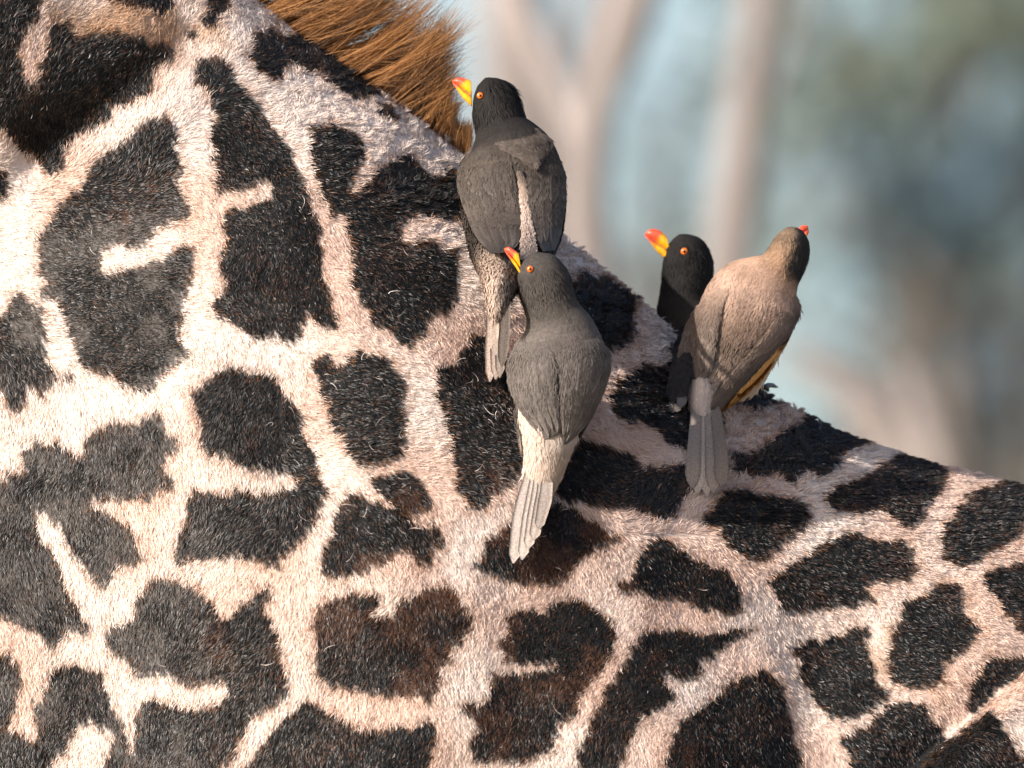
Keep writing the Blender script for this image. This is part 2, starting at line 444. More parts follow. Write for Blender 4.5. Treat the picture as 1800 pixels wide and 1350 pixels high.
# --- coat pattern, traced patch by patch (photograph pixels)
PATCHES = [
 [(-20,-20),(60,-20),(70,15),(66,30),(52,45),(42,68),(28,90),(20,100),(30,115),(38,135),(42,150),(58,150),(70,140),(70,120),(80,95),(82,58),(95,42),(120,42),(122,62),(130,70),(150,62),(180,60),(220,62),(250,70),(262,85),(285,88),(303,97),(298,110),(280,122),(268,135),(268,158),(255,172),(235,180),(215,190),(195,190),(190,212),(172,224),(150,238),(130,250),(115,262),(108,290),(95,303),(78,305),(62,290),(55,275),(30,265),(22,245),(8,238),(-20,235)],
 [(-20,295),(5,300),(10,320),(12,345),(0,350),(-20,350)],
 [(190,-30),(300,-30),(301,15),(290,25),(282,32),(265,22),(240,15),(215,10),(192,5)],
 [(365,-30),(398,-30),(395,22),(378,28),(375,50),(355,48),(352,40),(362,28)],
 [(332,60),(345,55),(348,70),(338,75)],
 [(430,105),(445,90),(443,70),(450,62),(468,68),(473,55),(488,55),(495,64),(510,64),(523,52),(525,40),(548,40),(551,50),(576,65),(583,80),(606,98),(626,108),(646,113),(649,136),(659,148),(667,166),(645,176),(626,176),(601,161),(571,141),(563,126),(525,121),(510,106),(500,121),(490,140),(465,131),(450,118)],
 [(668,185),(685,190),(697,205),(690,210),(672,200)],
 [(345,112),(355,107),(385,106),(398,120),(405,140),(425,165),(445,180),(460,200),(480,230),(495,245),(508,265),(512,290),(480,318),(470,316),(450,323),(430,330),(400,335),(382,335),(378,320),(385,300),(375,290),(370,275),(378,260),(370,245),(368,225),(378,215),(372,190),(362,165),(350,150),(342,135)],
 [(478,318),(512,288),(520,305),(530,325),(540,345),(548,370),(555,385),(560,410),(555,425),(568,440),(560,455),(565,490),(575,512),(582,540),(588,560),(588,578),(575,580),(565,570),(555,555),(538,545),(535,560),(525,590),(515,605),(500,595),(480,590),(455,590),(430,580),(410,565),(385,555),(375,540),(372,525),(390,515),(395,500),(400,490),(385,465),(390,450),(398,430),(395,400),(393,380),(402,365),(430,362),(455,355),(475,345)],
 [(545,228),(560,224),(590,222),(612,232),(630,248),(637,265),(632,285),(618,305),(612,325),(612,342),(630,335),(650,318),(662,300),(690,285),(705,277),(725,275),(735,290),(748,306),(780,318),(785,302),(812,300),(830,340),(840,400),(823,388),(795,386),(762,384),(727,377),(702,398),(702,423),(717,429),(752,423),(775,441),(805,443),(805,481),(800,516),(790,546),(770,546),(750,559),(752,582),(730,587),(722,607),(704,594),(684,574),(651,567),(654,541),(634,531),(624,496),(621,461),(624,433),(614,410),(611,385),(601,375),(581,378),(572,345),(560,315),(550,290),(545,260)],
 [(265,215),(285,211),(302,222),(306,245),(302,275),(312,300),(300,320),(318,345),(333,372),(315,382),(285,392),(268,408),(252,428),(225,432),(188,430),(178,440),(172,462),(180,482),(200,482),(240,476),(256,462),(285,450),(310,440),(337,437),(334,475),(328,505),(322,545),(314,575),(312,605),(335,618),(312,632),(298,640),(282,660),(262,690),(245,682),(214,680),(199,660),(171,652),(141,645),(133,617),(121,592),(121,566),(100,536),(98,520),(70,520),(62,512),(85,502),(96,498),(78,491),(65,468),(70,445),(68,418),(96,368),(120,345),(140,330),(150,300),(170,280),(190,270),(205,262),(225,245),(240,232)],
 [(-20,560),(5,545),(15,530),(30,512),(42,520),(55,535),(70,540),(72,560),(75,600),(80,640),(95,655),(85,680),(70,690),(60,672),(45,680),(40,705),(25,718),(10,705),(5,680),(-20,670)],
 [(108,655),(122,658),(118,668),(108,665)],
 [(270,730),(278,725),(285,745),(295,765),(308,768),(310,785),(295,795),(282,815),(285,832),(300,835),(300,855),(285,850),(270,868),(262,875),(245,865),(235,872),(215,880),(205,870),(192,865),(180,870),(160,870),(155,890),(175,895),(195,905),(215,920),(228,925),(230,945),(240,960),(252,975),(238,985),(215,985),(200,1000),(190,1020),(178,1025),(170,1010),(155,1000),(148,985),(130,972),(120,950),(115,930),(100,920),(85,900),(75,895),(62,905),(62,930),(70,950),(85,965),(95,985),(102,1000),(108,1020),(120,1040),(130,1065),(140,1085),(155,1097),(150,1108),(135,1105),(120,1100),(108,1110),(102,1125),(95,1135),(85,1130),(80,1115),(60,1100),(40,1098),(20,1085),(0,1080),(-20,1080),(-20,850),(5,845),(15,830),(12,820),(25,830),(45,830),(48,800),(45,790),(60,775),(75,772),(85,780),(100,775),(112,785),(130,800),(150,795),(155,775),(170,755),(190,750),(200,745),(215,742),(240,740),(255,732)],
 [(-20,1150),(15,1148),(28,1165),(33,1185),(30,1215),(25,1245),(18,1265),(10,1275),(-20,1280)],
 [(120,1170),(130,1165),(150,1168),(165,1178),(182,1182),(180,1200),(190,1215),(195,1240),(210,1258),(220,1270),(222,1300),(225,1320),(222,1370),(180,1370),(190,1330),(205,1295),(195,1275),(180,1275),(165,1270),(140,1275),(128,1295),(118,1310),(100,1330),(90,1350),(80,1370),(-20,1370),(-20,1285),(15,1280),(30,1290),(55,1300),(68,1295),(70,1270),(58,1245),(70,1235),(80,1215),(85,1195),(95,1180),(110,1172)],
 [(270,1015),(305,1012),(315,1025),(352,1035),(358,1050),(372,1055),(385,1075),(395,1088),(412,1075),(425,1060),(440,1047),(470,1030),(473,1040),(465,1062),(473,1082),(490,1112),(496,1140),(500,1170),(510,1195),(505,1215),(485,1235),(465,1250),(445,1255),(433,1265),(428,1287),(408,1325),(393,1350),(385,1370),(230,1370),(235,1300),(240,1275),(243,1240),(250,1230),(270,1230),(310,1238),(350,1246),(390,1235),(405,1220),(405,1205),(395,1195),(380,1187),(362,1197),(345,1198),(320,1195),(300,1185),(275,1182),(250,1185),(240,1172),(225,1158),(210,1145),(190,1130),(185,1110),(205,1098),(235,1090),(247,1068),(243,1048),(260,1035)],
 [(415,1370),(435,1345),(450,1328),(475,1295),(495,1264),(515,1257),(520,1239),(543,1231),(558,1242),(583,1249),(601,1264),(614,1262),(631,1277),(651,1282),(697,1279),(722,1278),(747,1269),(760,1271),(764,1295),(755,1325),(750,1370)],
 [(571,1055),(586,1048),(631,1043),(657,1038),(667,1060),(652,1075),(672,1083),(692,1082),(702,1073),(709,1050),(740,1043),(752,1029),(775,1030),(803,1045),(810,1060),(823,1060),(815,1072),(833,1083),(825,1093),(828,1101),(815,1108),(813,1131),(788,1141),(798,1161),(767,1169),(777,1196),(765,1209),(762,1229),(725,1222),(667,1219),(626,1209),(586,1204),(561,1189),(558,1151),(558,1111),(553,1091),(563,1073)],
 [(345,700),(340,690),(360,672),(385,655),(400,645),(425,642),(440,655),(465,655),(478,660),(490,672),(500,690),(510,705),(525,720),(530,735),(525,760),(535,780),(545,790),(555,800),(550,830),(558,855),(575,855),(570,870),(560,885),(555,905),(550,920),(535,940),(520,950),(510,960),(495,975),(485,995),(465,985),(440,975),(420,970),(400,980),(370,978),(345,975),(318,985),(308,975),(315,950),(325,930),(335,905),(332,880),(345,862),(355,870),(375,865),(400,868),(415,858),(440,865),(470,865),(500,858),(515,850),(518,835),(500,830),(480,828),(450,822),(420,810),(390,800),(370,795),(360,780),(360,755),(358,735),(350,720)],
 [(550,640),(560,630),(575,625),(578,645),(588,650),(600,648),(612,635),(620,618),(632,612),(642,625),(650,625),(670,630),(685,640),(695,655),(705,668),(708,690),(705,710),(708,730),(705,760),(710,785),(708,800),(690,808),(670,812),(650,818),(635,820),(615,808),(605,795),(598,770),(585,755),(578,735),(575,715),(568,700),(560,685),(555,660)],
 [(656,838),(665,832),(690,832),(712,830),(730,842),(738,855),(748,875),(752,890),(740,895),(720,898),(700,895),(690,880),(672,870),(660,855)],
 [(605,880),(612,868),(640,868),(648,880),(665,885),(688,890),(700,893),(720,905),(725,920),(745,928),(765,928),(778,945),(772,958),(758,960),(760,985),(748,992),(732,990),(720,970),(712,965),(695,965),(685,980),(672,992),(650,995),(630,1005),(600,1010),(575,1008),(562,1005),(568,980),(572,955),(585,935),(588,910),(592,890)],
 [(770,660),(775,640),(800,640),(815,620),(828,600),(835,582),(850,590),(870,600),(890,640),(905,680),(915,740),(920,780),(920,820),(905,845),(880,860),(860,870),(848,890),(825,892),(815,870),(800,850),(795,830),(800,815),(790,790),(790,765),(785,740),(780,715),(765,690)],
 [(905,895),(930,880),(960,880),(1000,890),(1025,905),(1050,925),(1065,940),(1085,945),(1070,950),(1040,960),(1020,975),(1010,995),(1000,1010),(985,1022),(960,1022),(930,1020),(900,1012),(870,1008),(850,1010),(835,1000),(830,990),(850,980),(860,970),(850,955),(855,945),(880,930),(905,915)],
 [(1005,505),(1015,490),(1030,485),(1060,492),(1080,500),(1095,512),(1113,525),(1112,545),(1115,560),(1110,580),(1105,600),(1092,608),(1075,612),(1050,600),(1000,560),(980,530)],
 [(1070,690),(1085,670),(1110,660),(1125,640),(1140,648),(1165,640),(1185,630),(1230,630),(1260,700),(1270,760),(1215,770),(1210,785),(1185,780),(1160,765),(1145,745),(1130,742),(1100,740),(1085,730),(1075,710)],
 [(1020,770),(1040,780),(1065,785),(1085,790),(1105,800),(1120,820),(1130,832),(1160,830),(1185,825),(1210,815),(1260,830),(1250,850),(1210,862),(1195,885),(1185,900),(1170,912),(1150,912),(1130,900),(1100,895),(1070,890),(1040,885),(1010,878),(985,868),(975,850),(985,820),(1000,790)],
 [(1285,800),(1310,800),(1340,790),(1360,770),(1395,750),(1410,730),(1440,730),(1480,748),(1510,765),(1530,772),(1500,785),(1480,800),(1470,815),(1450,832),(1430,830),(1410,830),(1390,845),(1370,835),(1340,838),(1310,835),(1285,828)],
 [(1290,680),(1330,683),(1370,690),(1375,702),(1350,715),(1310,718),(1290,705)],
 [(1450,870),(1470,855),(1500,842),(1530,825),(1555,815),(1570,798),(1590,795),(1620,800),(1645,815),(1655,835),(1650,850),(1640,870),(1625,890),(1618,915),(1600,925),(1585,920),(1560,905),(1545,890),(1520,895),(1510,903),(1495,895),(1470,895),(1455,885)],
 [(1705,865),(1740,855),(1770,845),(1820,850),(1820,910),(1795,915),(1785,945),(1760,960),(1735,970),(1710,990),(1690,995),(1665,985),(1650,975),(1655,940),(1655,925),(1675,910),(1690,880)],
 [(1255,885),(1275,868),(1300,862),(1330,870),(1360,870),(1390,880),(1415,890),(1420,910),(1400,935),(1385,950),(1360,965),(1345,980),(1325,988),(1305,975),(1290,965),(1270,945),(1255,930),(1235,920),(1245,905)],
 [(1350,1015),(1375,1000),(1400,985),(1440,965),(1460,945),(1480,938),(1510,942),(1540,948),(1560,955),(1585,950),(1598,970),(1602,1000),(1595,1012),(1575,1018),(1560,1022),(1515,1025),(1520,1040),(1532,1050),(1530,1060),(1500,1062),(1470,1065),(1440,1070),(1415,1075),(1385,1075),(1375,1060),(1365,1035)],
 [(1640,1030),(1655,1025),(1680,1030),(1688,1050),(1690,1075),(1705,1095),(1718,1105),(1705,1125),(1690,1140),(1680,1155),(1655,1165),(1652,1180),(1655,1200),(1630,1205),(1595,1210),(1570,1200),(1562,1180),(1562,1150),(1572,1120),(1580,1090),(1580,1065),(1600,1055),(1620,1048)],
 [(1730,1010),(1750,1000),(1820,985),(1820,1120),(1800,1115),(1785,1105),(1780,1080),(1760,1075),(1750,1050),(1735,1030)],
 [(1395,1140),(1420,1128),(1450,1120),(1480,1115),(1500,1100),(1522,1105),(1515,1125),(1520,1145),(1530,1165),(1535,1190),(1555,1215),(1550,1230),(1530,1245),(1510,1255),(1480,1262),(1455,1262),(1450,1245),(1425,1225),(1410,1200),(1405,1170),(1400,1150)],
 [(1500,1285),(1530,1265),(1555,1245),(1570,1235),(1620,1235),(1630,1250),(1645,1275),(1660,1300),(1640,1320),(1620,1345),(1610,1370),(1495,1370),(1495,1320),(1475,1300)],
 [(1735,1155),(1770,1155),(1820,1150),(1820,1172),(1780,1195),(1755,1205),(1730,1235),(1710,1252),(1700,1240),(1705,1210),(1700,1200),(1720,1180)],
 [(1745,1250),(1755,1275),(1770,1300),(1790,1330),(1800,1320),(1820,1320),(1820,1370),(1610,1370),(1640,1330),(1690,1285)],
 [(1130,960),(1145,945),(1175,945),(1185,965),(1215,975),(1240,990),(1270,1000),(1290,1015),(1300,1030),(1305,1050),(1305,1068),(1270,1072),(1230,1068),(1205,1055),(1180,1052),(1150,1050),(1130,1040),(1085,1038),(1082,1028),(1110,1020),(1118,995),(1125,975)],
 [(895,1080),(930,1072),(955,1075),(970,1060),(1000,1050),(1018,1055),(1035,1065),(1073,1085),(1080,1112),(1078,1135),(1065,1160),(1052,1185),(1035,1198),(1022,1218),(1008,1250),(998,1262),(980,1272),(972,1295),(970,1315),(945,1322),(905,1340),(878,1333),(838,1330),(828,1312),(840,1277),(833,1257),(808,1239),(858,1229),(873,1196),(863,1181),(900,1182),(940,1178),(990,1168),(985,1160),(940,1165),(908,1160),(885,1160),(900,1145),(878,1126),(900,1111),(895,1095)],
 [(1125,1115),(1140,1108),(1180,1110),(1240,1112),(1280,1105),(1325,1103),(1310,1115),(1290,1125),(1265,1140),(1245,1160),(1225,1180),(1215,1190),(1190,1190),(1175,1185),(1155,1190),(1180,1210),(1187,1225),(1165,1245),(1130,1260),(1115,1280),(1100,1315),(1085,1350),(1080,1370),(1005,1370),(1020,1330),(1035,1290),(1045,1265),(1060,1225),(1080,1190),(1095,1170),(1110,1150),(1120,1130)],
 [(1170,1370),(1175,1330),(1190,1290),(1200,1265),(1220,1255),(1250,1225),(1280,1205),(1310,1185),(1340,1178),(1360,1190),(1375,1210),(1385,1250),(1390,1290),(1405,1330),(1410,1370)],
]
SX0, SY0, STEP = -60, -60, 3
sgx = np.arange(SX0, 1870, STEP); sgy = np.arange(SY0, 1420, STEP)
SDF = np.full((len(sgx), len(sgy)), -60.0)          # + inside a patch, in pixels
for poly in PATCHES:
    p = np.array(poly, float)
    lo = p.min(0) - 45; hi = p.max(0) + 45
    i0, i1 = np.searchsorted(sgx, [lo[0], hi[0]]); j0, j1 = np.searchsorted(sgy, [lo[1], hi[1]])
    X, Y = np.meshgrid(sgx[i0:i1], sgy[j0:j1], indexing='ij')
    if X.size == 0: continue
    ins = np.zeros(X.shape, bool); dm = np.full(X.shape, 1e9)
    for a, b in zip(p, np.roll(p, -1, 0)):
        c = ((a[1] > Y) != (b[1] > Y))
        xi = (b[0] - a[0]) * (Y - a[1]) / (b[1] - a[1] + 1e-12) + a[0]
        ins ^= c & (X < xi)
        dm = np.minimum(dm, seg_dist(X, Y, a, b))
    SDF[i0:i1, j0:j1] = np.maximum(SDF[i0:i1, j0:j1], np.where(ins, dm, -dm))

# the pattern goes on beyond the view as irregular cells
CELL = 250.0
def cells(px, py):
    ix = np.floor(px / CELL); iy = np.floor(py / CELL)
    d1 = np.full(px.shape, 1e9); d2 = np.full(px.shape, 1e9)
    for di in (-1, 0, 1):
        for dj in (-1, 0, 1):
            cx = (ix + di + 0.15 + 0.7 * _hash(ix + di, iy + dj, 5)) * CELL
            cy = (iy + dj + 0.15 + 0.7 * _hash(ix + di, iy + dj, 6)) * CELL
            d = np.hypot(px - cx, py - cy)
            d2 = np.where(d < d1, d1, np.minimum(d2, d)); d1 = np.minimum(d1, d)
    return (d2 - d1) / 2 - 22

def pattern(px, py):
    wx = px + 4.5 * noise(px, py, 20, 31) + 4.0 * noise(px, py, 8, 32)
    wy = py + 4.5 * noise(px, py, 20, 33) + 4.0 * noise(px, py, 8, 34)
    i = np.clip(((wx - SX0) / STEP), 0, len(sgx) - 2); j = np.clip(((wy - SY0) / STEP), 0, len(sgy) - 2)
    ii = i.astype(int); jj = j.astype(int); fx = i - ii; fy = j - jj
    s = (SDF[ii, jj] * (1 - fx) + SDF[ii + 1, jj] * fx) * (1 - fy) + (SDF[ii, jj + 1] * (1 - fx) + SDF[ii + 1, jj + 1] * fx) * fy
    inside = (px > -18) & (px < 1818) & (py < 1368) & (py > -18)
    return np.where(inside, s, cells(px + 30 * noise(px, py, 60, 35), py + 30 * noise(px, py, 60, 36)))

CREAM = np.array([0.70, 0.52, 0.43]); PALE = np.array([0.80, 0.69, 0.62]); TAN = np.array([0.47, 0.27, 0.14])
GREYF = np.array([0.50, 0.42, 0.36])
BLACK = np.array([0.0105, 0.0105, 0.0105]); BROWN = np.array([0.085, 0.042, 0.026]); RUST = np.array([0.33, 0.14, 0.05])

def coat_colour(px, py, r, near=True):
    """Colour of single hairs rooted at (px, py); r random 0..1 columns."""
    s = pattern(px, py) + 3.0 + 2.6 * (r[:, 0] - 0.5)
    n1 = noise(px, py, 120, 41); n2 = noise(px, py, 30, 42)
    tan = smooth(0.15, 0.9, 0.9 * np.exp(-((px - 215) ** 2 / 150 ** 2 + (py - 50) ** 2 / 60 ** 2)) + 0.5 * np.exp(-((px - 1620) ** 2 / 160 ** 2 + (py - 1150) ** 2 / 140 ** 2)) + 0.28 * n2 + 0.12 * n1)
    pale = smooth(-0.6, 0.8, n1 + 0.6 * np.exp(-((px - 150) ** 2 / 300 ** 2 + (py - 700) ** 2 / 250 ** 2)))
    c = CREAM + (PALE - CREAM) * pale[:, None]
    c = c + (TAN - c) * (tan * 0.8)[:, None]
    edge = np.exp(-((s + 4) / 6.0) ** 2)
    c = c + (RUST - c) * (edge * (r[:, 1] < 0.45) * 0.75)[:, None]
    c = np.where((r[:, 3] < 0.06)[:, None], c * 0.45, c)
    brownish = smooth(-0.2, 0.9, 0.55 * noise(px, py, 55, 43) + 0.6 * np.exp(-((px - 780) ** 2 / 330 ** 2 + (py - 1060) ** 2 / 210 ** 2)) - 0.15)
    dk = BLACK * (0.7 + 0.8 * r[:, 1:2])
    dk = np.where((r[:, 2] < 0.12 + 0.75 * brownish)[:, None], BROWN * (0.5 + r[:, 1:2]), dk)
    grey = smooth(620, 250, px) * smooth(330, 480, py + 0.3 * px)  # sunlit sheen on the left patches, put into the colour as paler grey hairs
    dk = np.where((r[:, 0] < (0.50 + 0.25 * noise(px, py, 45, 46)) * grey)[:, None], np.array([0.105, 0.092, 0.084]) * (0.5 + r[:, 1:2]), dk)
    inner_edge = np.exp(-((s - 3) / 5.0) ** 2)
    dk = np.where((r[:, 3] < 0.30 * inner_edge)[:, None], RUST * 0.5, dk)
    stray = r[:, 3] > 0.994
    dk = np.where(stray[:, None], np.array([0.42, 0.36, 0.33]), dk)
    return np.where((s > 0)[:, None], dk, c), s

# --- body mesh with neck, head and legs in one skin
bpx, bpy_, _ = to_px(BV.reshape(-1, 3))
far = np.sin(TG).ravel() < 0
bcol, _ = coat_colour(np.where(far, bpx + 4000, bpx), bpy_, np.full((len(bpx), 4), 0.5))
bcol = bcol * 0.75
qv = grid_faces(NX, NT, True)
V0 = BV.reshape(-1, 3); k = len(V0)
cap = [BV[0].mean(0), BV[-1].mean(0)]
j = np.arange(NT); jn = (j + 1) % NT
caps = np.vstack([np.stack([jn, j, np.full(NT, k)], 1), np.stack([(NX - 1) * NT + j, (NX - 1) * NT + jn, np.full(NT, k + 1)], 1)])
parts = [(np.vstack([V0, cap]), qv, caps)]
cols = [bcol, np.tile(CREAM, (2, 1))]
def extra(path, radii, seg=20, c=None, axis=(0, 1, 0)):
    v, q, t = tube(spline(np.asarray(path, float), 30), np.interp(np.linspace(0, 1, 30), np.linspace(0, 1, len(radii)), radii), seg, axis)
    parts.append((v, q, t))
    px, py, _ = to_px(v)
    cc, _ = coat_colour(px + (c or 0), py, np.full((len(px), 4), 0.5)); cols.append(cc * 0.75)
for (x0, side, hind) in ((200, -1, 0), (300, 1, 0), (4250, -1, 1), (4150, 1, 1)):
    b = P(np.array(float(x0)), np.array(2250.), np.array(YS))
    y = Y0 + side * 0.13
    bx = b[0]; zt = b[2]
    kx = 0.04 if not hind else -0.03
    extra([(bx, y, zt + 0.1), (bx + 0.02, y, zt * 0.8), (bx + kx, y, zt * 0.53), (bx + (0.06 if hind else 0.0), y, zt * 0.28), (bx + 0.02, y, 0.09), (bx - 0.03, y, 0.0)],
          [0.15, 0.12, 0.075, 0.065, 0.04, 0.05, 0.075])
hn = P(np.array(-1680.), np.array(-3750.), np.array(YS))
extra([hn + [0.12, 0, -0.05], hn + [-0.02, 0, 0.10], hn + [-0.22, 0, 0.02], hn + [-0.42, 0, -0.16], hn + [-0.55, 0, -0.30], hn + [-0.60, 0, -0.35]], [0.09, 0.14, 0.12, 0.085, 0.07, 0.045])
for s in (-1, 1):
    extra([hn + [0.0, s * .06, 0.15], hn + [0.04, s * .075, 0.27], hn + [0.06, s * .085, 0.36]], [0.03, 0.022, 0.028], 10)
    extra([hn + [0.05, s * .10, 0.12], hn + [0.10, s * .20, 0.16], hn + [0.13, s * .28, 0.17]], [0.03, 0.045, 0.008], 10)
extra([P(np.array(4740.), np.array(1700.), np.array(YS)), P(np.array(4900.), np.array(2100.), np.array(YS)), P(np.array(4930.), np.array(3000.), np.array(YS)), P(np.array(4930.), np.array(3900.), np.array(YS))], [0.05, 0.03, 0.02, 0.035, 0.01], 10)
GV, GQ, GT = join(parts)
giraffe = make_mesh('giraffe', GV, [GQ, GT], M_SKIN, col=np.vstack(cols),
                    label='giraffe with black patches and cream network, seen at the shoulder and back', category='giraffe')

# near-side depth lookup for things that touch the coat
_fx, _fy, _fd = to_px(BV)
_theta_ok = (TH > 0.0) & (TH < math.radians(110))
def surf_depth(px, py):
    i = int(np.argmin(np.abs(_fx[:, 100] - px)))
    col_y = _fy[i][_theta_ok]; col_d = _fd[i][_theta_ok]
    o = np.argsort(col_y)
    return float(np.interp(py, col_y[o], col_d[o]))

# --- coat hair
def sample_roots(n):
    c = BV
    e1 = c[1:, :-1] - c[:-1, :-1]; e2 = c[:-1, 1:] - c[:-1, :-1]
    area = np.linalg.norm(np.cross(e1, e2), axis=-1)
    px = bpx.reshape(NX, NT)[:-1, :-1]; py = bpy_.reshape(NX, NT)[:-1, :-1]
    th = TG[:-1, :-1]
    ok = (px > -110) & (px < 1910) & (py < 1460) & (py > -190) & (th > -0.5) & (th < 2.0)
    inner = (px > -30) & (px < 1830) & (py < 1385) & (py > -60) & (th > -0.2)
    wgt = area * ok * np.where(inner, 1.0, 0.25)
    wgt = wgt.ravel() / wgt.sum()
    cum = np.cumsum(wgt)
    f = np.searchsorted(cum, rng.random(n)); f = np.minimum(f, len(cum) - 1)
    i = f // (NT - 1); jj = f % (NT - 1)
    u = rng.random(n)[:, None]; v = rng.random(n)[:, None]
    p = (c[i, jj] * (1 - u) + c[i + 1, jj] * u) * (1 - v) + (c[i, jj + 1] * (1 - u) + c[i + 1, jj + 1] * u) * v
    nrm = norm(np.cross(e1[i, jj], e2[i, jj]))
    # make normals point outwards
    ctr = np.stack([p[:, 0], Y0 + yaw(p[:, 0]), p[:, 2] - 0.25], 1)
    sgn = np.sign(((p - ctr) * nrm).sum(1)); nrm = nrm * np.where(sgn == 0, 1, sgn)[:, None]
    return p, nrm

FLOW = np.array([  # px, py, dx, dy : lie of the coat, downwards positive
 (100, 480, 1.0, 0.25), (250, 560, 1.0, 0.35), (150, 380, 0.9, 0.3), (60, 250, -0.15, -1.0), (180, 230, 0.25, -1.0), (300, 120, 0.3, -1.0), (150, 60, 0.8, -0.5), (40, 60, 0.5, -0.8),
 (40, 330, 0.9, 0.5), (60, 800, -0.1, 1.0), (150, 1000, 0.1, 1.0), (100, 1250, -0.1, 1.0), (300, 820, 0.1, 1.0), (420, 740, -0.3, 1.0), (400, 930, -0.55, 1.0), (320, 1130, -0.35, 1.0), (450, 1150, -0.4, 1.0),
 (480, 470, 0.1, 1.0), (450, 260, 0.3, 1.0), (520, 200, 0.6, -0.8), (600, 260, 0.5, 1.0), (560, 100, 0.6, -0.8), (700, 240, 0.7, -0.7), (760, 420, 0.7, 0.7), (700, 500, 0.2, 1.0), (640, 1320, -0.15, 1.0), (650, 1120, -0.35, 1.0),
 (640, 720, 0.8, 0.4), (760, 740, 1.0, 0.1), (850, 760, 0.7, 0.7), (560, 780, 0.9, 0.4), (640, 940, 0.4, 0.9), (840, 620, -0.6, 0.9), (950, 950, -0.3, 1.0), (1000, 1100, -0.65, 1.0), (1150, 1200, -0.6, 1.0), (950, 1280, -0.4, 1.0),
 (1060, 540, 0.9, 0.6), (1130, 700, 0.6, 0.8), (1200, 880, 0.3, -0.4), (1350, 800, 0.5, -0.4), (1330, 920, 0.7, 0.8), (1200, 1020, -0.2, 1.0), (1300, 1150, -0.5, 0.9), (1280, 1280, -0.2, 1.0), (1450, 1000, 0.6, 1.0),
 (1450, 1190, 0.6, 0.9), (1560, 860, 0.8, 0.9), (1650, 1100, 0.6, 1.0), (1720, 900, 0.9, 0.6), (1750, 1050, 0.7, 0.9), (1600, 1290, 0.5, 0.9), (1760, 1280, 0.5, 1.0)], float)
def flow(px, py):
    gx = np.arange(-120, 1960, 24.0); gy = np.arange(-200, 1500, 24.0)
    X, Y = np.meshgrid(gx, gy, indexing='ij')
    w = 1.0 / (((X[..., None] - FLOW[:, 0]) ** 2 + (Y[..., None] - FLOW[:, 1]) ** 2) / 1e4 + 0.15) ** 2
    f = norm(FLOW[:, 2:])
    F = (w[..., None] * f).sum(-2) / w.sum(-1)[..., None]
    i = np.clip(np.round((px + 120) / 24).astype(int), 0, len(gx) - 1); j = np.clip(np.round((py + 200) / 24).astype(int), 0, len(gy) - 1)
    return F[i, j]

NH = 650000
root, nrm = sample_roots(NH)
hpx, hpy, _ = to_px(root)
ridge_y = np.interp(hpx, ridge_px[:, 0], ridge_px[:, 1])
below = hpy - ridge_y                                   # pixels under the ridge line
woolly = smooth(330, 60, below) * smooth(420, 700, hpx) * smooth(1560, 1330, hpx)  # curlier coat along withers and back
r4 = rng.random((NH, 4))
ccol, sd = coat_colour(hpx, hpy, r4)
shade_hair = (rng.random(NH) < 0.16 * smooth(200, 70, below) * smooth(400, 520, hpx) * smooth(1560, 1380, hpx)) & (sd < 0)  # shade along withers and back, put into the coat as darker hairs
ccol = np.where(shade_hair[:, None], np.array([0.20, 0.13, 0.09]) * (0.5 + rng.random((NH, 1))), ccol)
F = flow(hpx, hpy)
ang = np.arctan2(F[:, 1], F[:, 0]) + rng.normal(0, 0.30, NH) * (1 + 1.6 * woolly) + 0.40 * noise(hpx, hpy, 60, 51) + (0.22 + 1.7 * woolly) * noise(hpx, hpy, 15, 52)
img = np.cos(ang)[:, None] * RIGHT - np.sin(ang)[:, None] * UP
tan = norm(img - nrm * (img * nrm).sum(1, keepdims=True))
lift = 0.17 + 0.16 * rng.random(NH) + 0.30 * woolly + 0.10 * noise(hpx, hpy, 24, 53)
length = (0.0037 + 0.0026 * rng.random(NH)) * (1 + 0.18 * noise(hpx, hpy, 60, 54)) * np.where(sd > 0, 0.9, 1.0) * (1 - 0.2 * woolly)
tip = root + tan * (length * np.cos(lift))[:, None] + nrm * (length * np.sin(lift))[:, None]
# hairs gather into little locks
cs = 11.0
qx = np.floor(hpx / cs); qy = np.floor(hpy / cs)
lx = (qx + 0.5 + 0.9 * (_hash(qx, qy, 61) - 0.5)) * cs; ly = (qy + 0.5 + 0.9 * (_hash(qx, qy, 62) - 0.5)) * cs
pull = (0.22 + 0.55 * woolly) * (0.4 + 0.6 * rng.random(NH))
tip += ((lx - hpx) * MPP * pull)[:, None] * RIGHT - ((ly - hpy) * MPP * pull)[:, None] * UP
tip += nrm * (0.0022 * (_hash(qx, qy, 63) - 0.5) * (1 + woolly))[:, None]
stray = r4[:, 3] > 0.994
bend = nrm * (length * (0.08 + 0.08 * rng.random(NH)))[:, None] + tan * (length * 0.05)[:, None]
sidev = np.cross(tan, nrm)
bend += sidev * (length * rng.normal(0, 0.07, NH) * (1 + 2.5 * stray + 1.5 * woolly))[:, None]
roll = rng.normal(0, 0.8, NH)[:, None]
side = norm(sidev * np.cos(roll) + nrm * np.sin(roll))
wid = (0.00014 + 0.00010 * rng.random(NH)) * np.where(sd > 0, 1.1, 1.0)
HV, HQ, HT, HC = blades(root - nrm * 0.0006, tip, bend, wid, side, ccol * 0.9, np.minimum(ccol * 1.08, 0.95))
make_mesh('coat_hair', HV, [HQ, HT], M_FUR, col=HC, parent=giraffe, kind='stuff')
del HV, HQ, HT, HC

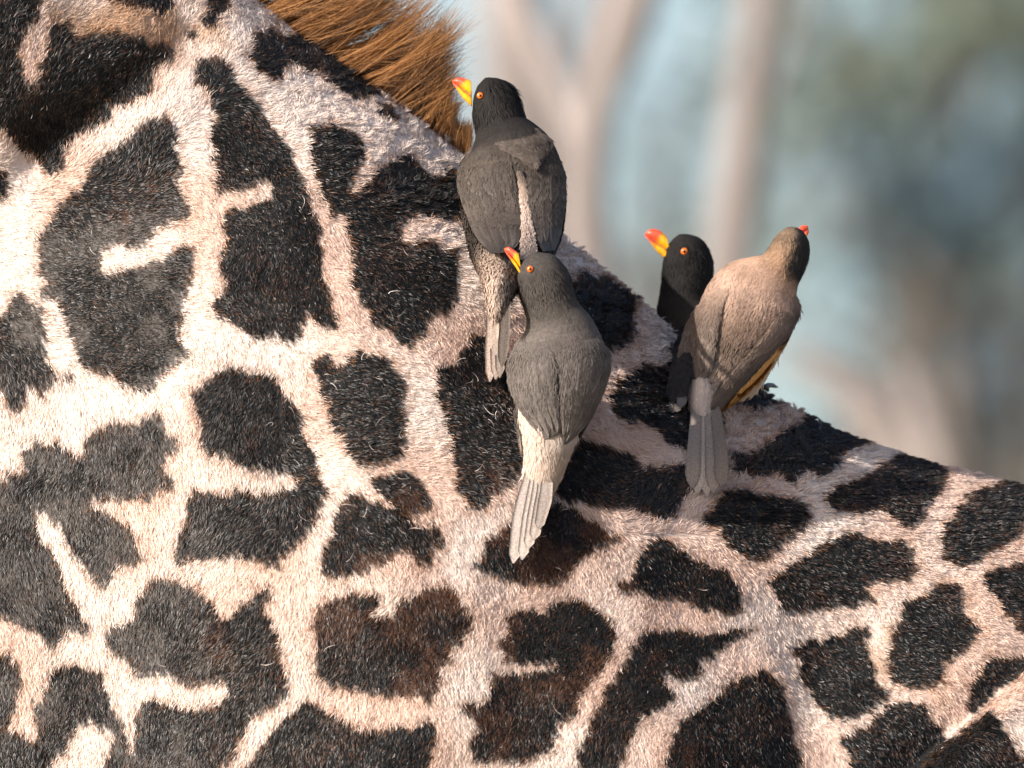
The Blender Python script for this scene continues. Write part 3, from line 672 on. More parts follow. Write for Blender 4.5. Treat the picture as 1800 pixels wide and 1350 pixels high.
# --- mane
def strands(root, d0, length, curl, width, col0, col1, parent, name, mat, seg=5):
    n = len(root)
    t = np.linspace(0, 1, seg + 1)
    pts = root[:, None] + d0[:, None] * (length[:, None] * t)[..., None] + curl[:, None] * (length[:, None] * t ** 2)[..., None]
    tang = norm(np.gradient(pts, axis=1))
    roll = rng.random(n) * 3.14
    ref = np.cos(roll)[:, None] * FWD + np.sin(roll)[:, None] * RIGHT
    sd_ = norm(np.cross(tang, ref[:, None]))
    w = width[:, None] * (1 - 0.75 * t ** 2)
    A = pts - sd_ * w[..., None]; B = pts + sd_ * w[..., None]
    V = np.stack([A, B], 2).reshape(-1, 3)
    base = np.arange(n)[:, None] * (2 * (seg + 1)) + np.arange(seg)[None] * 2
    q = np.stack([base, base + 1, base + 3, base + 2], -1).reshape(-1, 4)
    C = col0[:, None] + (col1 - col0)[:, None] * (t ** 1.5)[None, :, None]
    C = np.repeat(C, 2, 1).reshape(-1, 3)
    return make_mesh(name, V, [q], mat, col=C, parent=parent)

# loose pale hairs curling out of the dark patches
pick = rng.choice(np.where((sd > 9) & (hpx > 0) & (hpx < 1800) & (hpy > 60) & (hpy < 1350))[0], 9000, replace=False)
wt = 0.012 + 0.95 * np.exp(-((hpx[pick] - 740) ** 2 / 230 ** 2 + (hpy[pick] - 760) ** 2 / 190 ** 2))
pick = pick[rng.random(9000) < wt * 0.17]
npk = len(pick)
a0 = rng.random(npk) * 6.28
dc = norm(np.cos(a0)[:, None] * RIGHT + np.sin(a0)[:, None] * UP + 0.25 * nrm[pick])
pc = norm(np.cross(dc, nrm[pick])) * rng.choice([-1, 1], npk)[:, None]
lc = 0.0035 + 0.0045 * rng.random(npk)
kc = (0.35 + 0.5 * rng.random((npk, 1))) ** 2
pale_c = np.array([0.50, 0.44, 0.41]) * (0.35 + 0.8 * rng.random((npk, 1)))
strands(root[pick] + nrm[pick] * 0.0042, dc, lc, pc * 0.9, 0.00012 + 0.00013 * rng.random(npk), pale_c, pale_c, giraffe, 'curled_hairs', M_FUR)['kind'] = 'stuff'

MT = np.array([  # root px, root py, tip dx, tip dy (pixels)
 (-300, -950, 150, -120), (0, -480, 170, -110), (250, -180, 185, -110), (420, -20, 190, -95), (500, 42, 188, -80), (580, 104, 180, -82), (640, 142, 165, -80), (680, 174, 125, -92), (715, 204, 78, -105), (745, 226, 40, -100), (775, 248, 8, -80), (805, 266, 2, -72), (826, 280, 0, -48)], float)
NM = 24000
u = rng.random(NM)
clump = np.floor(u * 190); cu = (clump + 0.5) / 190
u = np.clip(u, 0, 1)
arc = np.linspace(0, 1, len(MT)); warp = np.interp(u, [0, 0.35, 1], [0, 0.22, 1]); cwarp = np.interp(cu, [0, 0.35, 1], [0, 0.22, 1])
mpx = np.interp(warp, arc, MT[:, 0]); mpy = np.interp(warp, arc, MT[:, 1])
mdx = np.interp(cwarp, arc, MT[:, 2]); mdy = np.interp(cwarp, arc, MT[:, 3])
lat = rng.normal(0, 0.013, NM)
mroot = P(mpx, mpy + rng.normal(0, 4, NM), YS + lat) + UP * (-0.004)
d0 = (mdx[:, None] * RIGHT - mdy[:, None] * UP) * MPP
cl = rng.normal(0, 1, (191, 3))[clump.astype(int)]
L = np.linalg.norm(d0, axis=1) * (0.50 + 0.58 * rng.random(NM)) * (1 + 0.14 * cl[:, 0])
d0 = norm(norm(d0) + 0.17 * cl[:, 1:2] * RIGHT + 0.17 * cl[:, 2:3] * UP + rng.normal(0, 0.06, (NM, 3)) + (lat * 12)[:, None] * FWD * 0.6)
perp = norm(np.cross(d0, FWD))
curl = perp * (0.14 * cl[:, 0:1] + rng.normal(0, 0.05, (NM, 1))) + rng.normal(0, 0.03, (NM, 3))
tone = np.clip(rng.random(NM) * 0.35 + 0.9 * smooth(-0.9, 0.9, cl[:, 1] + 0.25 * noise(mpx, mpy, 60, 77)) - 0.05, 0, 1)[:, None]
c0 = np.array([0.04, 0.022, 0.012]) + (np.array([0.44, 0.205, 0.075]) - np.array([0.04, 0.022, 0.012])) * tone
c1 = np.array([0.035, 0.018, 0.011]) + (np.array([0.48, 0.23, 0.08]) - np.array([0.035, 0.018, 0.011])) * tone ** 1.5
strands(mroot, d0, L, curl, 0.00013 + 0.00010 * rng.random(NM), c0, c1, giraffe, 'mane', M_MANE)

# ================================================================== the birds
class Bird:
    """Spine rows: px, py, d, half width px, half depth px, running from rump to crown."""
    def __init__(s, label, spine, colour, group='oxpeckers perched on the giraffe'):
        s.sp = spline(spine, 60)
        s.raw = np.asarray(spine, float)
        s.colour = colour
        s.lift = s.raw[:, 2]
        sp = s.sp
        C = P(sp[:, 0], sp[:, 1], sp[:, 2])
        t = norm(np.gradient(C, axis=0))
        l = norm(np.cross(t, FWD)); m = norm(np.cross(l, t))        # l: across the picture, m: towards depth
        ph = np.linspace(0, 2 * math.pi, 40, endpoint=False)
        hw = np.maximum(sp[:, 3], 1) * MPP; hd = np.maximum(sp[:, 4], 1) * MPP
        V = C[:, None] + l[:, None] * (hw[:, None] * np.cos(ph))[..., None] + m[:, None] * (hd[:, None] * np.sin(ph))[..., None]
        n = 60
        s.V = V; s.t = t; s.C = C
        N = norm(l[:, None] * (np.cos(ph) / hw[:, None])[..., None] + m[:, None] * (np.sin(ph) / hd[:, None])[..., None])
        s.N = N
        flat = V.reshape(-1, 3)
        q = grid_faces(n, 40, True)
        j = np.arange(40); jn = (j + 1) % 40
        k = len(flat)
        caps = np.vstack([np.stack([jn, j, np.full(40, k)], 1), np.stack([(n - 1) * 40 + j, (n - 1) * 40 + jn, np.full(40, k + 1)], 1)])
        V2 = np.vstack([flat, C[0] - t[0] * hw[0] * .3, C[-1] + t[-1] * hw[-1] * .3])
        px, py, _ = to_px(V2)
        sarr = np.concatenate([np.repeat(np.linspace(0, 1, n), 40), [0, 1]])
        ca = np.concatenate([np.tile(np.cos(ph), n), [0, 0]]); sa = np.concatenate([np.tile(np.sin(ph), n), [0, 0]])
        s.o = make_mesh('oxpecker', V2, [q, caps], M_BIRD, col=colour(sarr, ca, sa, px, py), label=label, category='bird', group=group)
        s.ph = ph
        s.cover = []
    def plumage(s, n, length=0.0070, width=0.00045, name='plumage', ruffle=0.0):
        i = rng.integers(0, 59, n); jx = rng.integers(0, 40, n)
        area = np.linalg.norm(s.V[1:] - s.V[:-1], axis=-1) * np.linalg.norm(s.V[:-1] - np.roll(s.V[:-1], -1, 1), axis=-1)
        w = area.ravel() / area.sum()
        f = rng.choice(len(w), n, p=w); i = f // 40; jx = f % 40
        u = rng.random((n, 1)); v = rng.random((n, 1)); j2 = (jx + 1) % 40
        V = s.V; p = (V[i, jx] * (1 - u) + V[i + 1, jx] * u) * (1 - v) + (V[i, j2] * (1 - u) + V[i + 1, j2] * u) * v
        qx_, qy_, qd_ = to_px(p)
        hid = np.zeros(n, bool)
        for poly in s.cover:
            ins = np.zeros(n, bool)
            for a, b in zip(poly, np.roll(poly, -1, 0)):
                cr = (a[1] > qy_) != (b[1] > qy_)
                ins ^= cr & (qx_ < (b[0] - a[0]) * (qy_ - a[1]) / (b[1] - a[1] + 1e-12) + a[0])
            hid |= ins
        hid &= np.sin(s.ph[jx]) < 0.1
        keep = ~hid
        p = p[keep]; i = i[keep]; jx = jx[keep]; j2 = j2[keep]; u = u[keep]; v = v[keep]; n = len(p)
        nr = norm(s.N[i, jx] * (1 - v) + s.N[i, j2] * v)
        t = -s.t[i] + rng.normal(0, 0.22, (n, 3))
        t = norm(t - nr * (t * nr).sum(1, keepdims=True))
        L = length * (0.7 + 0.6 * rng.random((n, 1)))
        lift = 0.02 + 0.07 * rng.random((n, 1)) + (0.16 + ruffle * (smooth(0.86, 0.97, i / 59.0) * smooth(0.25, -0.35, np.cos(s.ph[jx])))[:, None]) * smooth(0.72, 0.88, i / 59.0)[:, None] * rng.random((n, 1))
        tip = p + t * L + nr * L * lift
        side = norm(np.cross(t, nr) + 0.12 * nr * rng.normal(size=(n, 1)))
        px, py, _ = to_px(p)
        ca = np.cos(s.ph[jx]); sa = np.sin(s.ph[jx])
        c = s.colour((i + u[:, 0]) / 59.0, ca, sa, px, py) * (0.84 + 0.32 * rng.random((n, 1)))
        c = c * (1 + 0.14 * noise(px, py, 14, 71))[:, None]
        Vb, q, tt, C = blades(p, tip, nr * L * 0.10, width * (0.7 + 0.6 * rng.random(n)), side, c, c * 1.05)
        make_mesh(name, Vb, [q, tt], M_PLUME, col=C, parent=s.o, kind='stuff')
    def front(s, px, py, grow=4.0):
        """Depth of the bird's near surface, grown by a few pixels, at photograph pixels."""
        px = np.atleast_1d(np.asarray(px, float)); py = np.atleast_1d(np.asarray(py, float))
        a = s.sp
        dd = np.hypot(px[:, None] - a[None, :, 0], py[:, None] - a[None, :, 1])
        k = np.argmin(dd, 1)
        k0 = np.clip(k, 1, len(a) - 2)
        tx = a[k0 + 1, 0] - a[k0 - 1, 0]; ty = a[k0 + 1, 1] - a[k0 - 1, 1]; L = np.hypot(tx, ty)
        uu = ((px - a[k, 0]) * (-ty) + (py - a[k, 1]) * tx) / L
        slope = (a[k0 + 1, 2] - a[k0 - 1, 2]) / (L * MPP)          # the body leans in depth
        hw = a[k, 3] + grow + 3; hd = (a[k, 4] + grow) * np.sqrt(1 + slope ** 2)
        f = np.sqrt(np.clip(1 - (uu / hw) ** 2, 0.0, 1))
        return a[k, 2] - hd * MPP * f
    def sheet(s, name, rows, col, mat, parent=None, bulge=3.0, thick=4.0, ns=14, nr=26, follow=True, depths=None, grow=5.0, root_soft=True):
        """Feathered lobe: rows of (x_a, y_a, x_b, y_b) from root to tip, laid over the body and given thickness."""
        r = spline(np.asarray(rows, float), nr)
        k0 = 2
        s.cover.append(np.vstack([r[k0:-1, :2], r[-2:k0:-1, 2:]]))
        u = np.linspace(0, 1, ns)
        X = r[:, None, 0] * (1 - u) + r[:, None, 2] * u; Y = r[:, None, 1] * (1 - u) + r[:, None, 3] * u
        ease = smooth(0.0, 0.25, np.linspace(0, 1, nr)) if root_soft else np.ones(nr)
        if follow: d = s.front(X.ravel(), Y.ravel(), (0.8 + (grow - 0.8) * ease)[:, None].repeat(ns, 1).ravel()).reshape(X.shape)
        else: d = np.interp(np.linspace(0, 1, nr), np.linspace(0, 1, len(depths)), depths)[:, None] + 0 * X
        # soften the depth so the lobe stays smooth
        for _ in range(6):
            d[1:-1] = (d[:-2] + 2 * d[1:-1] + d[2:]) / 4
            d[:, 1:-1] = (d[:, :-2] + 2 * d[:, 1:-1] + d[:, 2:]) / 4
        bl = np.sin(np.pi * np.clip(u, 0.0, 1)) ** 0.6
        df = d - bulge * MPP * bl[None] * ease[:, None]
        db = d + thick * MPP * bl[None]
        A = P(X, Y, df); B = P(X, Y, db + 0.0004)
        V = np.vstack([A.reshape(-1, 3), B.reshape(-1, 3)])
        q = grid_faces(nr, ns); n = nr * ns
        idx = np.arange(n).reshape(nr, ns)
        rim = np.concatenate([idx[0], idx[1:, -1], idx[-1, -2::-1], idx[-2:0:-1, 0]])
        rn = np.roll(rim, -1)
        sk = np.stack([rim, rn, rn + n, rim + n], 1)
        px = X.ravel(); py = Y.ravel()
        c = col(np.repeat(np.linspace(0, 1, nr), ns), np.tile(u, nr), px, py)
        o = make_mesh(name, V, [q, q[:, ::-1] + n, sk], mat, col=np.vstack([c, c]), parent=parent or s.o)
        # down over the lobe
        return o, A, c
    def fuzz(s, o, A, c, n, upto=1.0, length=0.0060, width=0.00045, name='barbs'):
        nr, ns = A.shape[:2]
        i = np.minimum((rng.random(n) ** (1.0 if upto == 1.0 else 1.9) * (nr - 1) * upto).astype(int), nr - 2); j = rng.integers(0, ns - 1, n); u = rng.random((n, 1)); v = rng.random((n, 1))
        p = (A[i, j] * (1 - u) + A[i + 1, j] * u) * (1 - v) + (A[i, j + 1] * (1 - u) + A[i + 1, j + 1] * u) * v
        e1 = A[i + 1, j] - A[i, j]; e2 = A[i, j + 1] - A[i, j]
        p = p - FWD * (0.0007 * (rng.random((n, 1)) < 0.30) * smooth(0.02, 0.3, i / nr)[:, None])
        nr_ = norm(np.cross(e1, e2)); nr_ = nr_ * np.sign(-(nr_ @ FWD))[:, None]
        t = norm(e1) + rng.normal(0, 0.2, (n, 3)); t = norm(t - nr_ * (t * nr_).sum(1, keepdims=True))
        L = length * (0.6 + 0.7 * rng.random((n, 1)))
        cc = c.reshape(nr, ns, 3)[i, j] * (0.86 + 0.28 * rng.random((n, 1)))
        side = norm(np.cross(t, nr_) + 0.12 * nr_ * rng.normal(size=(n, 1)))
        Vb, q, tt, C = blades(p, p + t * L + nr_ * L * 0.10, nr_ * L * 0.07, width * (0.7 + 0.6 * rng.random(n)), side, cc, cc * 1.05)
        make_mesh(name, Vb, [q, tt], M_PLUME, col=C, parent=o, kind='stuff')
    def wing(s, rows, col, nfuzz, long=7, cov=6, grow=4.5, side=1, vary=0.16):
        """Folded wing: a covered lobe with overlapping flight feathers and a row of coverts."""
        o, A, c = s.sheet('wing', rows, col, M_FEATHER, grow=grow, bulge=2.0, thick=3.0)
        nr, ns = A.shape[:2]; C = c.reshape(nr, ns, 3)
        def at(G, v, u):
            a = np.clip(v, 0, 1) * (nr - 1); b = np.clip(u, 0, 1) * (ns - 1)
            i = np.minimum(a.astype(int), nr - 2); j = np.minimum(b.astype(int), ns - 2); fa = (a - i)[..., None]; fb = (b - j)[..., None]
            return (G[i, j] * (1 - fa) + G[i + 1, j] * fa) * (1 - fb) + (G[i, j + 1] * (1 - fa) + G[i + 1, j + 1] * fa) * fb
        for n, v0, v1, lay in ((long, 0.36, 0.985, 0), (cov, 0.16, 0.56, 1)):
            for k in range(n):
                uc = (k + 0.5) / n
                e = v1 - (0.10 * (0.5 + 0.5 * math.sin(k * 2.4)) if lay == 0 else 0.10 * rng.random()) - (0.03 * abs(uc - 0.35) if lay == 0 else 0.0)
                m = 12; t = np.linspace(0, 1, m)
                prof = np.interp(t, [0, 0.15, 0.7, 0.88, 0.97, 1], [0.7, 1, 1, 0.74, 0.36, 0.06]) * 0.80 / n
                us = np.array([-1, -0.5, -0.06, 0.0, 0.06, 0.5, 1.0])
                vv = (v0 + (e - v0) * t)[:, None] + 0 * us; uu = uc + prof[:, None] * us
                Pn = at(A, vv, uu)
                hgt = np.array([0.00006, 0.00045, 0.00075, 0.00095, 0.00085, 0.00080, 0.00080]) + 0.00012 * lay + 0.00004 * (k % 3)
                Pn = Pn - FWD * (hgt * smooth(-0.05, 0.3, t)[:, None])[..., None]
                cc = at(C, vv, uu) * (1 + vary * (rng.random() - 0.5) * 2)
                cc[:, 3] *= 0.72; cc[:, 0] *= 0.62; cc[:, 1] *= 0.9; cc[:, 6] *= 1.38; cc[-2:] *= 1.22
                V = np.vstack([Pn.reshape(-1, 3), (Pn + FWD * 0.0002).reshape(-1, 3)])
                q = grid_faces(m, 7); M_ = m * 7
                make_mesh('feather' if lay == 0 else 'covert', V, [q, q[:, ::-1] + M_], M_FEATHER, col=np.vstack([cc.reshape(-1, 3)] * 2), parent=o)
        s.fuzz(o, A, c, int(nfuzz * 0.26), upto=0.75, length=.0045, width=.0004)
        return o
    def feather(s, path, halfw, col, parent, off=0.001, depths=None, name='feather', tipfrac=0.8, shaft=1.08, camber=0.12):
        """One flight or tail feather: vanes either side of a raised shaft, path in pixels."""
        n = 14
        p = spline(np.asarray(path, float), n)
        t = np.linspace(0, 1, n)
        if depths is None: d = s.front(p[:, 0], p[:, 1], 8) - off
        else: d = np.interp(t, np.linspace(0, 1, len(depths)), depths) - off
        for _ in range(3): d[1:-1] = (d[:-2] + 2 * d[1:-1] + d[2:]) / 4
        tx = np.gradient(p[:, 0]); ty = np.gradient(p[:, 1]); L = np.hypot(tx, ty)
        nx, ny = -ty / L, tx / L
        prof = np.interp(t, [0, 0.12, tipfrac, 0.93, 0.98, 1.0], [0.22, 0.75, 1.0, 0.72, 0.42, 0.10]) * halfw
        us = np.array([-1, -0.55, -0.07, 0.0, 0.07, 0.55, 1.0])
        drop = np.array([1.0, 0.35, 0.02, -0.35, 0.02, 0.35, 1.0]) * camber
        X = p[:, None, 0] + nx[:, None] * prof[:, None] * us; Y = p[:, None, 1] + ny[:, None] * prof[:, None] * us
        Dp = d[:, None] + drop * MPP * 2
        V = P(X, Y, Dp).reshape(-1, 3)
        c = np.tile(np.asarray(col, float), (n * 7, 1)).reshape(n, 7, 3)
        c[:, 3] *= shaft
        c[:, 0] *= 0.90; c[:, 6] *= 1.05
        q = grid_faces(n, 7)
        V = np.vstack([V, V + FWD * 0.0003])
        m = n * 7; idx = np.arange(m).reshape(n, 7)
        rim = np.concatenate([idx[0], idx[1:, -1], idx[-1, -2::-1], idx[-2:0:-1, 0]]); rn = np.roll(rim, -1)
        return make_mesh(name, V, [q, q[:, ::-1] + m, np.stack([rim, rn, rn + m, rim + m], 1)], M_FEATHER, col=np.vstack([c.reshape(-1, 3)] * 2), parent=parent)
    def beak(s, rows, d, depth0, split=0.42):
        """rows: (top x, y, bottom x, y) from base to tip; upper and lower mandible as two meshes."""
        r = spline(np.asarray(rows, float), 22)
        t = np.linspace(0, 1, 22)
        hd = depth0 * np.interp(t, [0, .3, .7, .92, 1], [1, .92, .62, .3, .06])
        for nm, a, b in (('upper_mandible', 0.0, 1 - split), ('lower_mandible', 1 - split + 0.015, 1.0)):
            x0 = r[:, 0] + (r[:, 2] - r[:, 0]) * a; y0 = r[:, 1] + (r[:, 3] - r[:, 1]) * a
            x1 = r[:, 0] + (r[:, 2] - r[:, 0]) * b; y1 = r[:, 1] + (r[:, 3] - r[:, 1]) * b
            ph = np.linspace(0, 2 * math.pi, 20, endpoint=False)
            cx, cy = (x0 + x1) / 2, (y0 + y1) / 2
            X = cx[:, None] + ((x0 - x1) / 2)[:, None] * np.cos(ph); Y = cy[:, None] + ((y0 - y1) / 2)[:, None] * np.cos(ph)
            Z = d + (hd[:, None] * MPP) * np.sign(np.sin(ph)) * np.abs(np.sin(ph)) ** 0.75
            V = P(X, Y, Z).reshape(-1, 3)
            frac = a + (b - a) * (0.5 - 0.5 * np.cos(ph))[None] + 0 * X
            tt = t[:, None] + 0 * X
            red = smooth(0.42, 0.60, tt + 0.32 * (0.5 - frac) * 2 * (1 - 0.3 * tt)).ravel()[:, None]
            c = np.array([0.80, 0.36, 0.012]) * (1 - red) + np.array([0.74, 0.085, 0.035]) * red
            q = grid_faces(22, 20, True)
            j = np.arange(20); jn = (j + 1) % 20; k = len(V)
            V = np.vstack([V, P(cx[[0, -1]], cy[[0, -1]], np.array([d, d]))]); c = np.vstack([c, c[:1], c[-1:]])
            caps = np.vstack([np.stack([jn, j, np.full(20, k)], 1), np.stack([21 * 20 + j, 21 * 20 + jn, np.full(20, k + 1)], 1)])
            make_mesh(nm, V, [q, caps], M_BEAK, col=c, parent=s.o)
    def eye(s, px, py, d, r, squeeze=1.0, both=None):
        for dd, sg in ([(d, -1)] + ([(both, 1)] if both else [])):
            for nm, rr, bulge, off, mat in (('eye', r, 0.55, 0.0, M_IRIS), ('pupil', r * 0.42, 0.35, 0.42, M_PUPIL)):
                k = 8; ph = np.linspace(0, 2 * math.pi, 20, endpoint=False)
                a = np.linspace(0.0, 1.0, k)[::-1]
                X = px + rr * squeeze * a[:, None] * np.cos(ph); Y = py + rr * a[:, None] * np.sin(ph)
                Z = dd + sg * MPP * r * (off + bulge * np.sqrt(1 - a[:, None] ** 2 * 0.999)) + 0 * X
                V = P(X, Y, Z).reshape(-1, 3)
                o = make_mesh(nm, V, [grid_faces(k, 20, True)], mat, parent=s.o if nm == 'eye' else last)
                last = o
    def leg(s, top, foot, toes, r=4.0):
        """top, foot: (px, py, d); toes: list of end points (px, py, d)."""
        w = lambda q: P(np.array(float(q[0])), np.array(float(q[1])), np.array(float(q[2])))
        a, b = w(top), w(foot)
        parts = [tube(spline(np.array([a, (a + b) / 2 + RIGHT * 0.002, b]), 8), np.linspace(r * 1.2, r, 8) * MPP, 8)]
        for tpt in toes:
            e = w(tpt); mid = (b + e) / 2 - FWD * 0.004 + UP * 0.002
            parts.append(tube(spline(np.array([b, mid, e]), 9), np.array([r, r * .9, r * .85, r * .9, r * .75, r * .8, r * .6, r * .4, 0.6]) * MPP, 7))
        V, q, t = join(parts)
        make_mesh('leg', V, [q, t], M_LEG, parent=s.o)

def ramp(s, stops):
    xs_ = [a for a, _ in stops]; cs_ = np.array([c for _, c in stops])
    return np.stack([np.interp(s, xs_, cs_[:, i]) for i in range(3)], -1)

S = surf_depth
def RD(px):
    """Depth of the spine ridge at a photograph column."""
    return YS + float(yaw((px - 900) * MPP))
def spine(rows, clear=True):
    """Smooth the depth along a spine so that the back stays one even curve."""
    a = np.asarray(rows, float)
    need = min(0.0, min(S(r[0], r[1]) - 0.80 * r[4] * MPP - .004 - r[2] for r in a))
    a[:, 2] += clear * need * np.linspace(1.0, 0.72, len(a))        # keep the belly clear of the hide
    for _ in range(2): a[1:-1, 2] = (a[:-2, 2] + 2 * a[1:-1, 2] + a[2:, 2]) / 4
    return a
def toes(cx, cy, pts, lift=.003):
    return [(x, y, S(x, y) - lift) for x, y in pts]

# ---------------------------------------------------------------- front bird (grey-brown, facing left, tail down)
def col3(s, ca, sa, px, py):
    c = ramp(s, [(0, (0.42, 0.335, 0.275)), (0.14, (0.40, 0.325, 0.27)), (0.24, (0.108, 0.091, 0.081)), (0.62, (0.108, 0.09, 0.08)), (0.72, (0.068, 0.058, 0.051)), (1, (0.05, 0.043, 0.039))])
    return c * (1 + 0.10 * noise(px, py, 28, 80))[:, None]
z3 = S(975, 690) - .044
B3 = Bird('grey brown bird in front, clinging head up with long pale tail hanging down',
          spine([(958, 842, z3 - .012, 12, 12), (958, 818, z3 - .010, 28, 24), (962, 780, z3 - .007, 44, 40), (968, 735, z3 - .003, 60, 54), (975, 690, z3, 76, 64), (981, 645, z3 + .003, 84, 68),
           (983, 608, z3 + .005, 80, 64), (981, 580, z3 + .006, 66, 56), (973, 552, z3 + .006, 50, 48), (963, 522, z3 + .006, 44, 43), (955, 494, z3 + .005, 45, 41), (947, 470, z3 + .004, 39, 34), (941, 453, z3 + .003, 25, 21), (939, 446, z3 + .003, 9, 8)]), col3)
wc3 = lambda s, u, px, py: (np.array([0.112, 0.094, 0.083])[None] * (1 + 0.18 * noise(px, py, 30, 81))[:, None])
B3.wing([(955, 598, 912, 600), (968, 618, 894, 632), (976, 650, 891, 662), (980, 690, 899, 694), (983, 722, 914, 722), (987, 746, 932, 748), (984, 760, 946, 767), (972, 768, 956, 772)], wc3, 7000, 5, 4, vary=.10)
B3.wing([(998, 598, 1050, 594), (990, 620, 1070, 614), (986, 650, 1074, 642), (985, 690, 1063, 688), (985, 720, 1047, 722), (987, 750, 1027, 752), (988, 770, 1010, 770), (989, 780, 996, 782)], wc3, 7000, 5, 4, vary=.10)
flank = lambda s, u, px, py: ramp(s, [(0, (0.60, 0.46, 0.375)), (0.6, (0.58, 0.455, 0.38)), (1, (0.45, 0.375, 0.33))])
o, A, c = B3.sheet('flank_feathers', [(948, 716, 910, 706), (952, 740, 914, 738), (956, 775, 921, 778), (960, 812, 922, 812), (955, 840, 920, 842), (944, 866, 920, 868), (932, 888, 922, 890)], flank, M_FEATHER, grow=1.5, bulge=2, thick=8)
B3.fuzz(o, A, c, 3000)
rump = lambda s, u, px, py: ramp(s, [(0, (0.43, 0.35, 0.295)), (0.6, (0.40, 0.315, 0.25)), (1, (0.32, 0.235, 0.165))])
o, A, c = B3.sheet('rump_feathers', [(950, 760, 1018, 762), (954, 785, 1008, 785), (957, 808, 998, 808), (960, 830, 989, 830), (962, 850, 979, 850), (962, 866, 970, 866)], rump, M_FEATHER, grow=2, bulge=2)
B3.fuzz(o, A, c, 3000)
b3 = float(B3.raw[0, 2])
dt = [b3 + .005, b3 - .001, min(b3 - .003, S(926, 900) - .015), S(913, 945) - .011, S(905, 985) - .009]
tail = bpy.data.objects.new('tail', None); COL.objects.link(tail); tail.parent = B3.o
for k, (pth, hw_, cc) in enumerate((([(944, 795), (918, 890), (902, 990)], 14, (0.44, 0.37, 0.325)), ([(949, 796), (932, 900), (917, 984)], 13, (0.47, 0.395, 0.345)), ([(953, 797), (944, 880), (927, 966)], 13, (0.44, 0.365, 0.315)),
                                    ([(957, 799), (954, 870), (937, 950)], 13, (0.39, 0.325, 0.28)), ([(961, 801), (960, 865), (946, 930)], 12, (0.31, 0.255, 0.22)))):
    B3.feather(pth, hw_, cc, tail, 0.00025 * (2 - k), depths=dt, name='tail_feather', tipfrac=0.62)
B3.plumage(24000)
B3.beak([(912, 445, 918, 493), (902, 438, 909, 474), (894, 434, 898, 458), (886, 437, 888, 443)], z3 + .004, 13)
B3.eye(932, 473, z3 + .004 - 34 * MPP * 0.96, 5.8, both=z3 + .004 + 34 * MPP * 0.96)
B3.leg((945, 700, z3 + .012), (938, 715, S(938, 715) - .006), toes(0, 0, [(915, 700), (925, 690), (945, 690), (940, 740)]))
B3.leg((1000, 700, z3 + .012), (1005, 715, S(1005, 715) - .006), toes(0, 0, [(990, 692), (1005, 688), (1022, 696), (1008, 740)]))

# ---------------------------------------------------------------- uppermost bird (black head, dark wings, pale rump streak)
def col1(s, ca, sa, px, py):
    c = ramp(s, [(0, (0.30, 0.22, 0.165)), (0.12, (0.11, 0.088, 0.074)), (0.25, (0.066, 0.053, 0.044)), (0.60, (0.066, 0.053, 0.044)), (0.66, (0.05, 0.041, 0.035)), (0.72, (0.02, 0.017, 0.016)), (1, (0.015, 0.0135, 0.0125))])
    v = smooth(0.27, 0.16, s) * smooth(-0.25, 0.35, ca)
    c = c + (np.array([0.46, 0.345, 0.27]) - c) * v[:, None]
    return c * (1 + 0.12 * noise(px, py, 15, 79))[:, None]
z1 = RD(900) - .060
B1 = Bird('dark bird with black head and pale rump streak, highest of the birds',
          spine([(871, 562, S(871, 562) - .012, 4, 4), (874, 538, S(874, 538) - .017, 13, 11), (880, 505, S(880, 505) - .024, 27, 20), (887, 478, S(887, 478) - .032, 44, 32), (894, 448, z1 - .036, 66, 48), (901, 408, z1 - .022, 84, 58), (902, 360, z1 - .010, 92, 64), (900, 310, z1, 92, 66), (896, 270, z1 + .006, 80, 60), (888, 243, z1 + .009, 62, 52), (880, 220, z1 + .010, 46, 45), (875, 198, z1 + .010, 44, 42), (870, 177, z1 + .010, 41, 38), (863, 158, z1 + .010, 33, 30), (858, 146, z1 + .010, 20, 18), (856, 140, z1 + .010, 8, 8)]), col1)
h1 = float(B1.raw[-4, 2]); r1 = float(B1.raw[4, 2])
wc1 = lambda s, u, px, py: (np.array([0.075, 0.06, 0.05])[None] * (1 + 0.28 * noise(px, py, 22, 82))[:, None])
B1.wing([(870, 256, 832, 256), (890, 270, 810, 284), (902, 298, 803, 314), (910, 335, 808, 345), (915, 372, 819, 376), (916, 405, 832, 408), (910, 430, 848, 432), (895, 443, 862, 446)], wc1, 7000, 5, 4)
B1.wing([(938, 262, 962, 258), (932, 276, 980, 276), (928, 298, 992, 298), (925, 335, 996, 334), (931, 372, 993, 368), (938, 405, 988, 402), (946, 428, 984, 424), (954, 442, 976, 440)], wc1, 5000, 4, 4)
mantle = lambda s, u, px, py: (np.array([0.085, 0.067, 0.056])[None] * (1 + 0.35 * noise(px, py, 13, 83))[:, None])
o, A, c = B1.sheet('mantle', [(850, 236, 936, 226), (858, 248, 962, 240), (874, 258, 968, 252), (898, 270, 962, 266), (920, 282, 952, 280), (932, 289, 944, 288)], mantle, M_FEATHER, grow=7, bulge=3)
B1.fuzz(o, A, c, 5000)
streak = lambda s, u, px, py: ramp(s, [(0, (0.12, 0.092, 0.075)), (0.14, (0.30, 0.22, 0.17)), (0.4, (0.56, 0.42, 0.335)), (1, (0.52, 0.395, 0.315))])
o, A, c = B1.sheet('rump_feathers', [(909, 300, 917, 300), (912, 318, 922, 316), (914, 345, 927, 343), (916, 375, 931, 373), (916, 405, 937, 403), (914, 432, 943, 432), (914, 456, 944, 456)], streak, M_FEATHER, grow=6, bulge=1.5, root_soft=False)
B1.fuzz(o, A, c, 1600, length=.004)
d1 = [S(868, 450) - .030, S(872, 520) - .036, S(868, 600) - .015, S(862, 668) - .009]
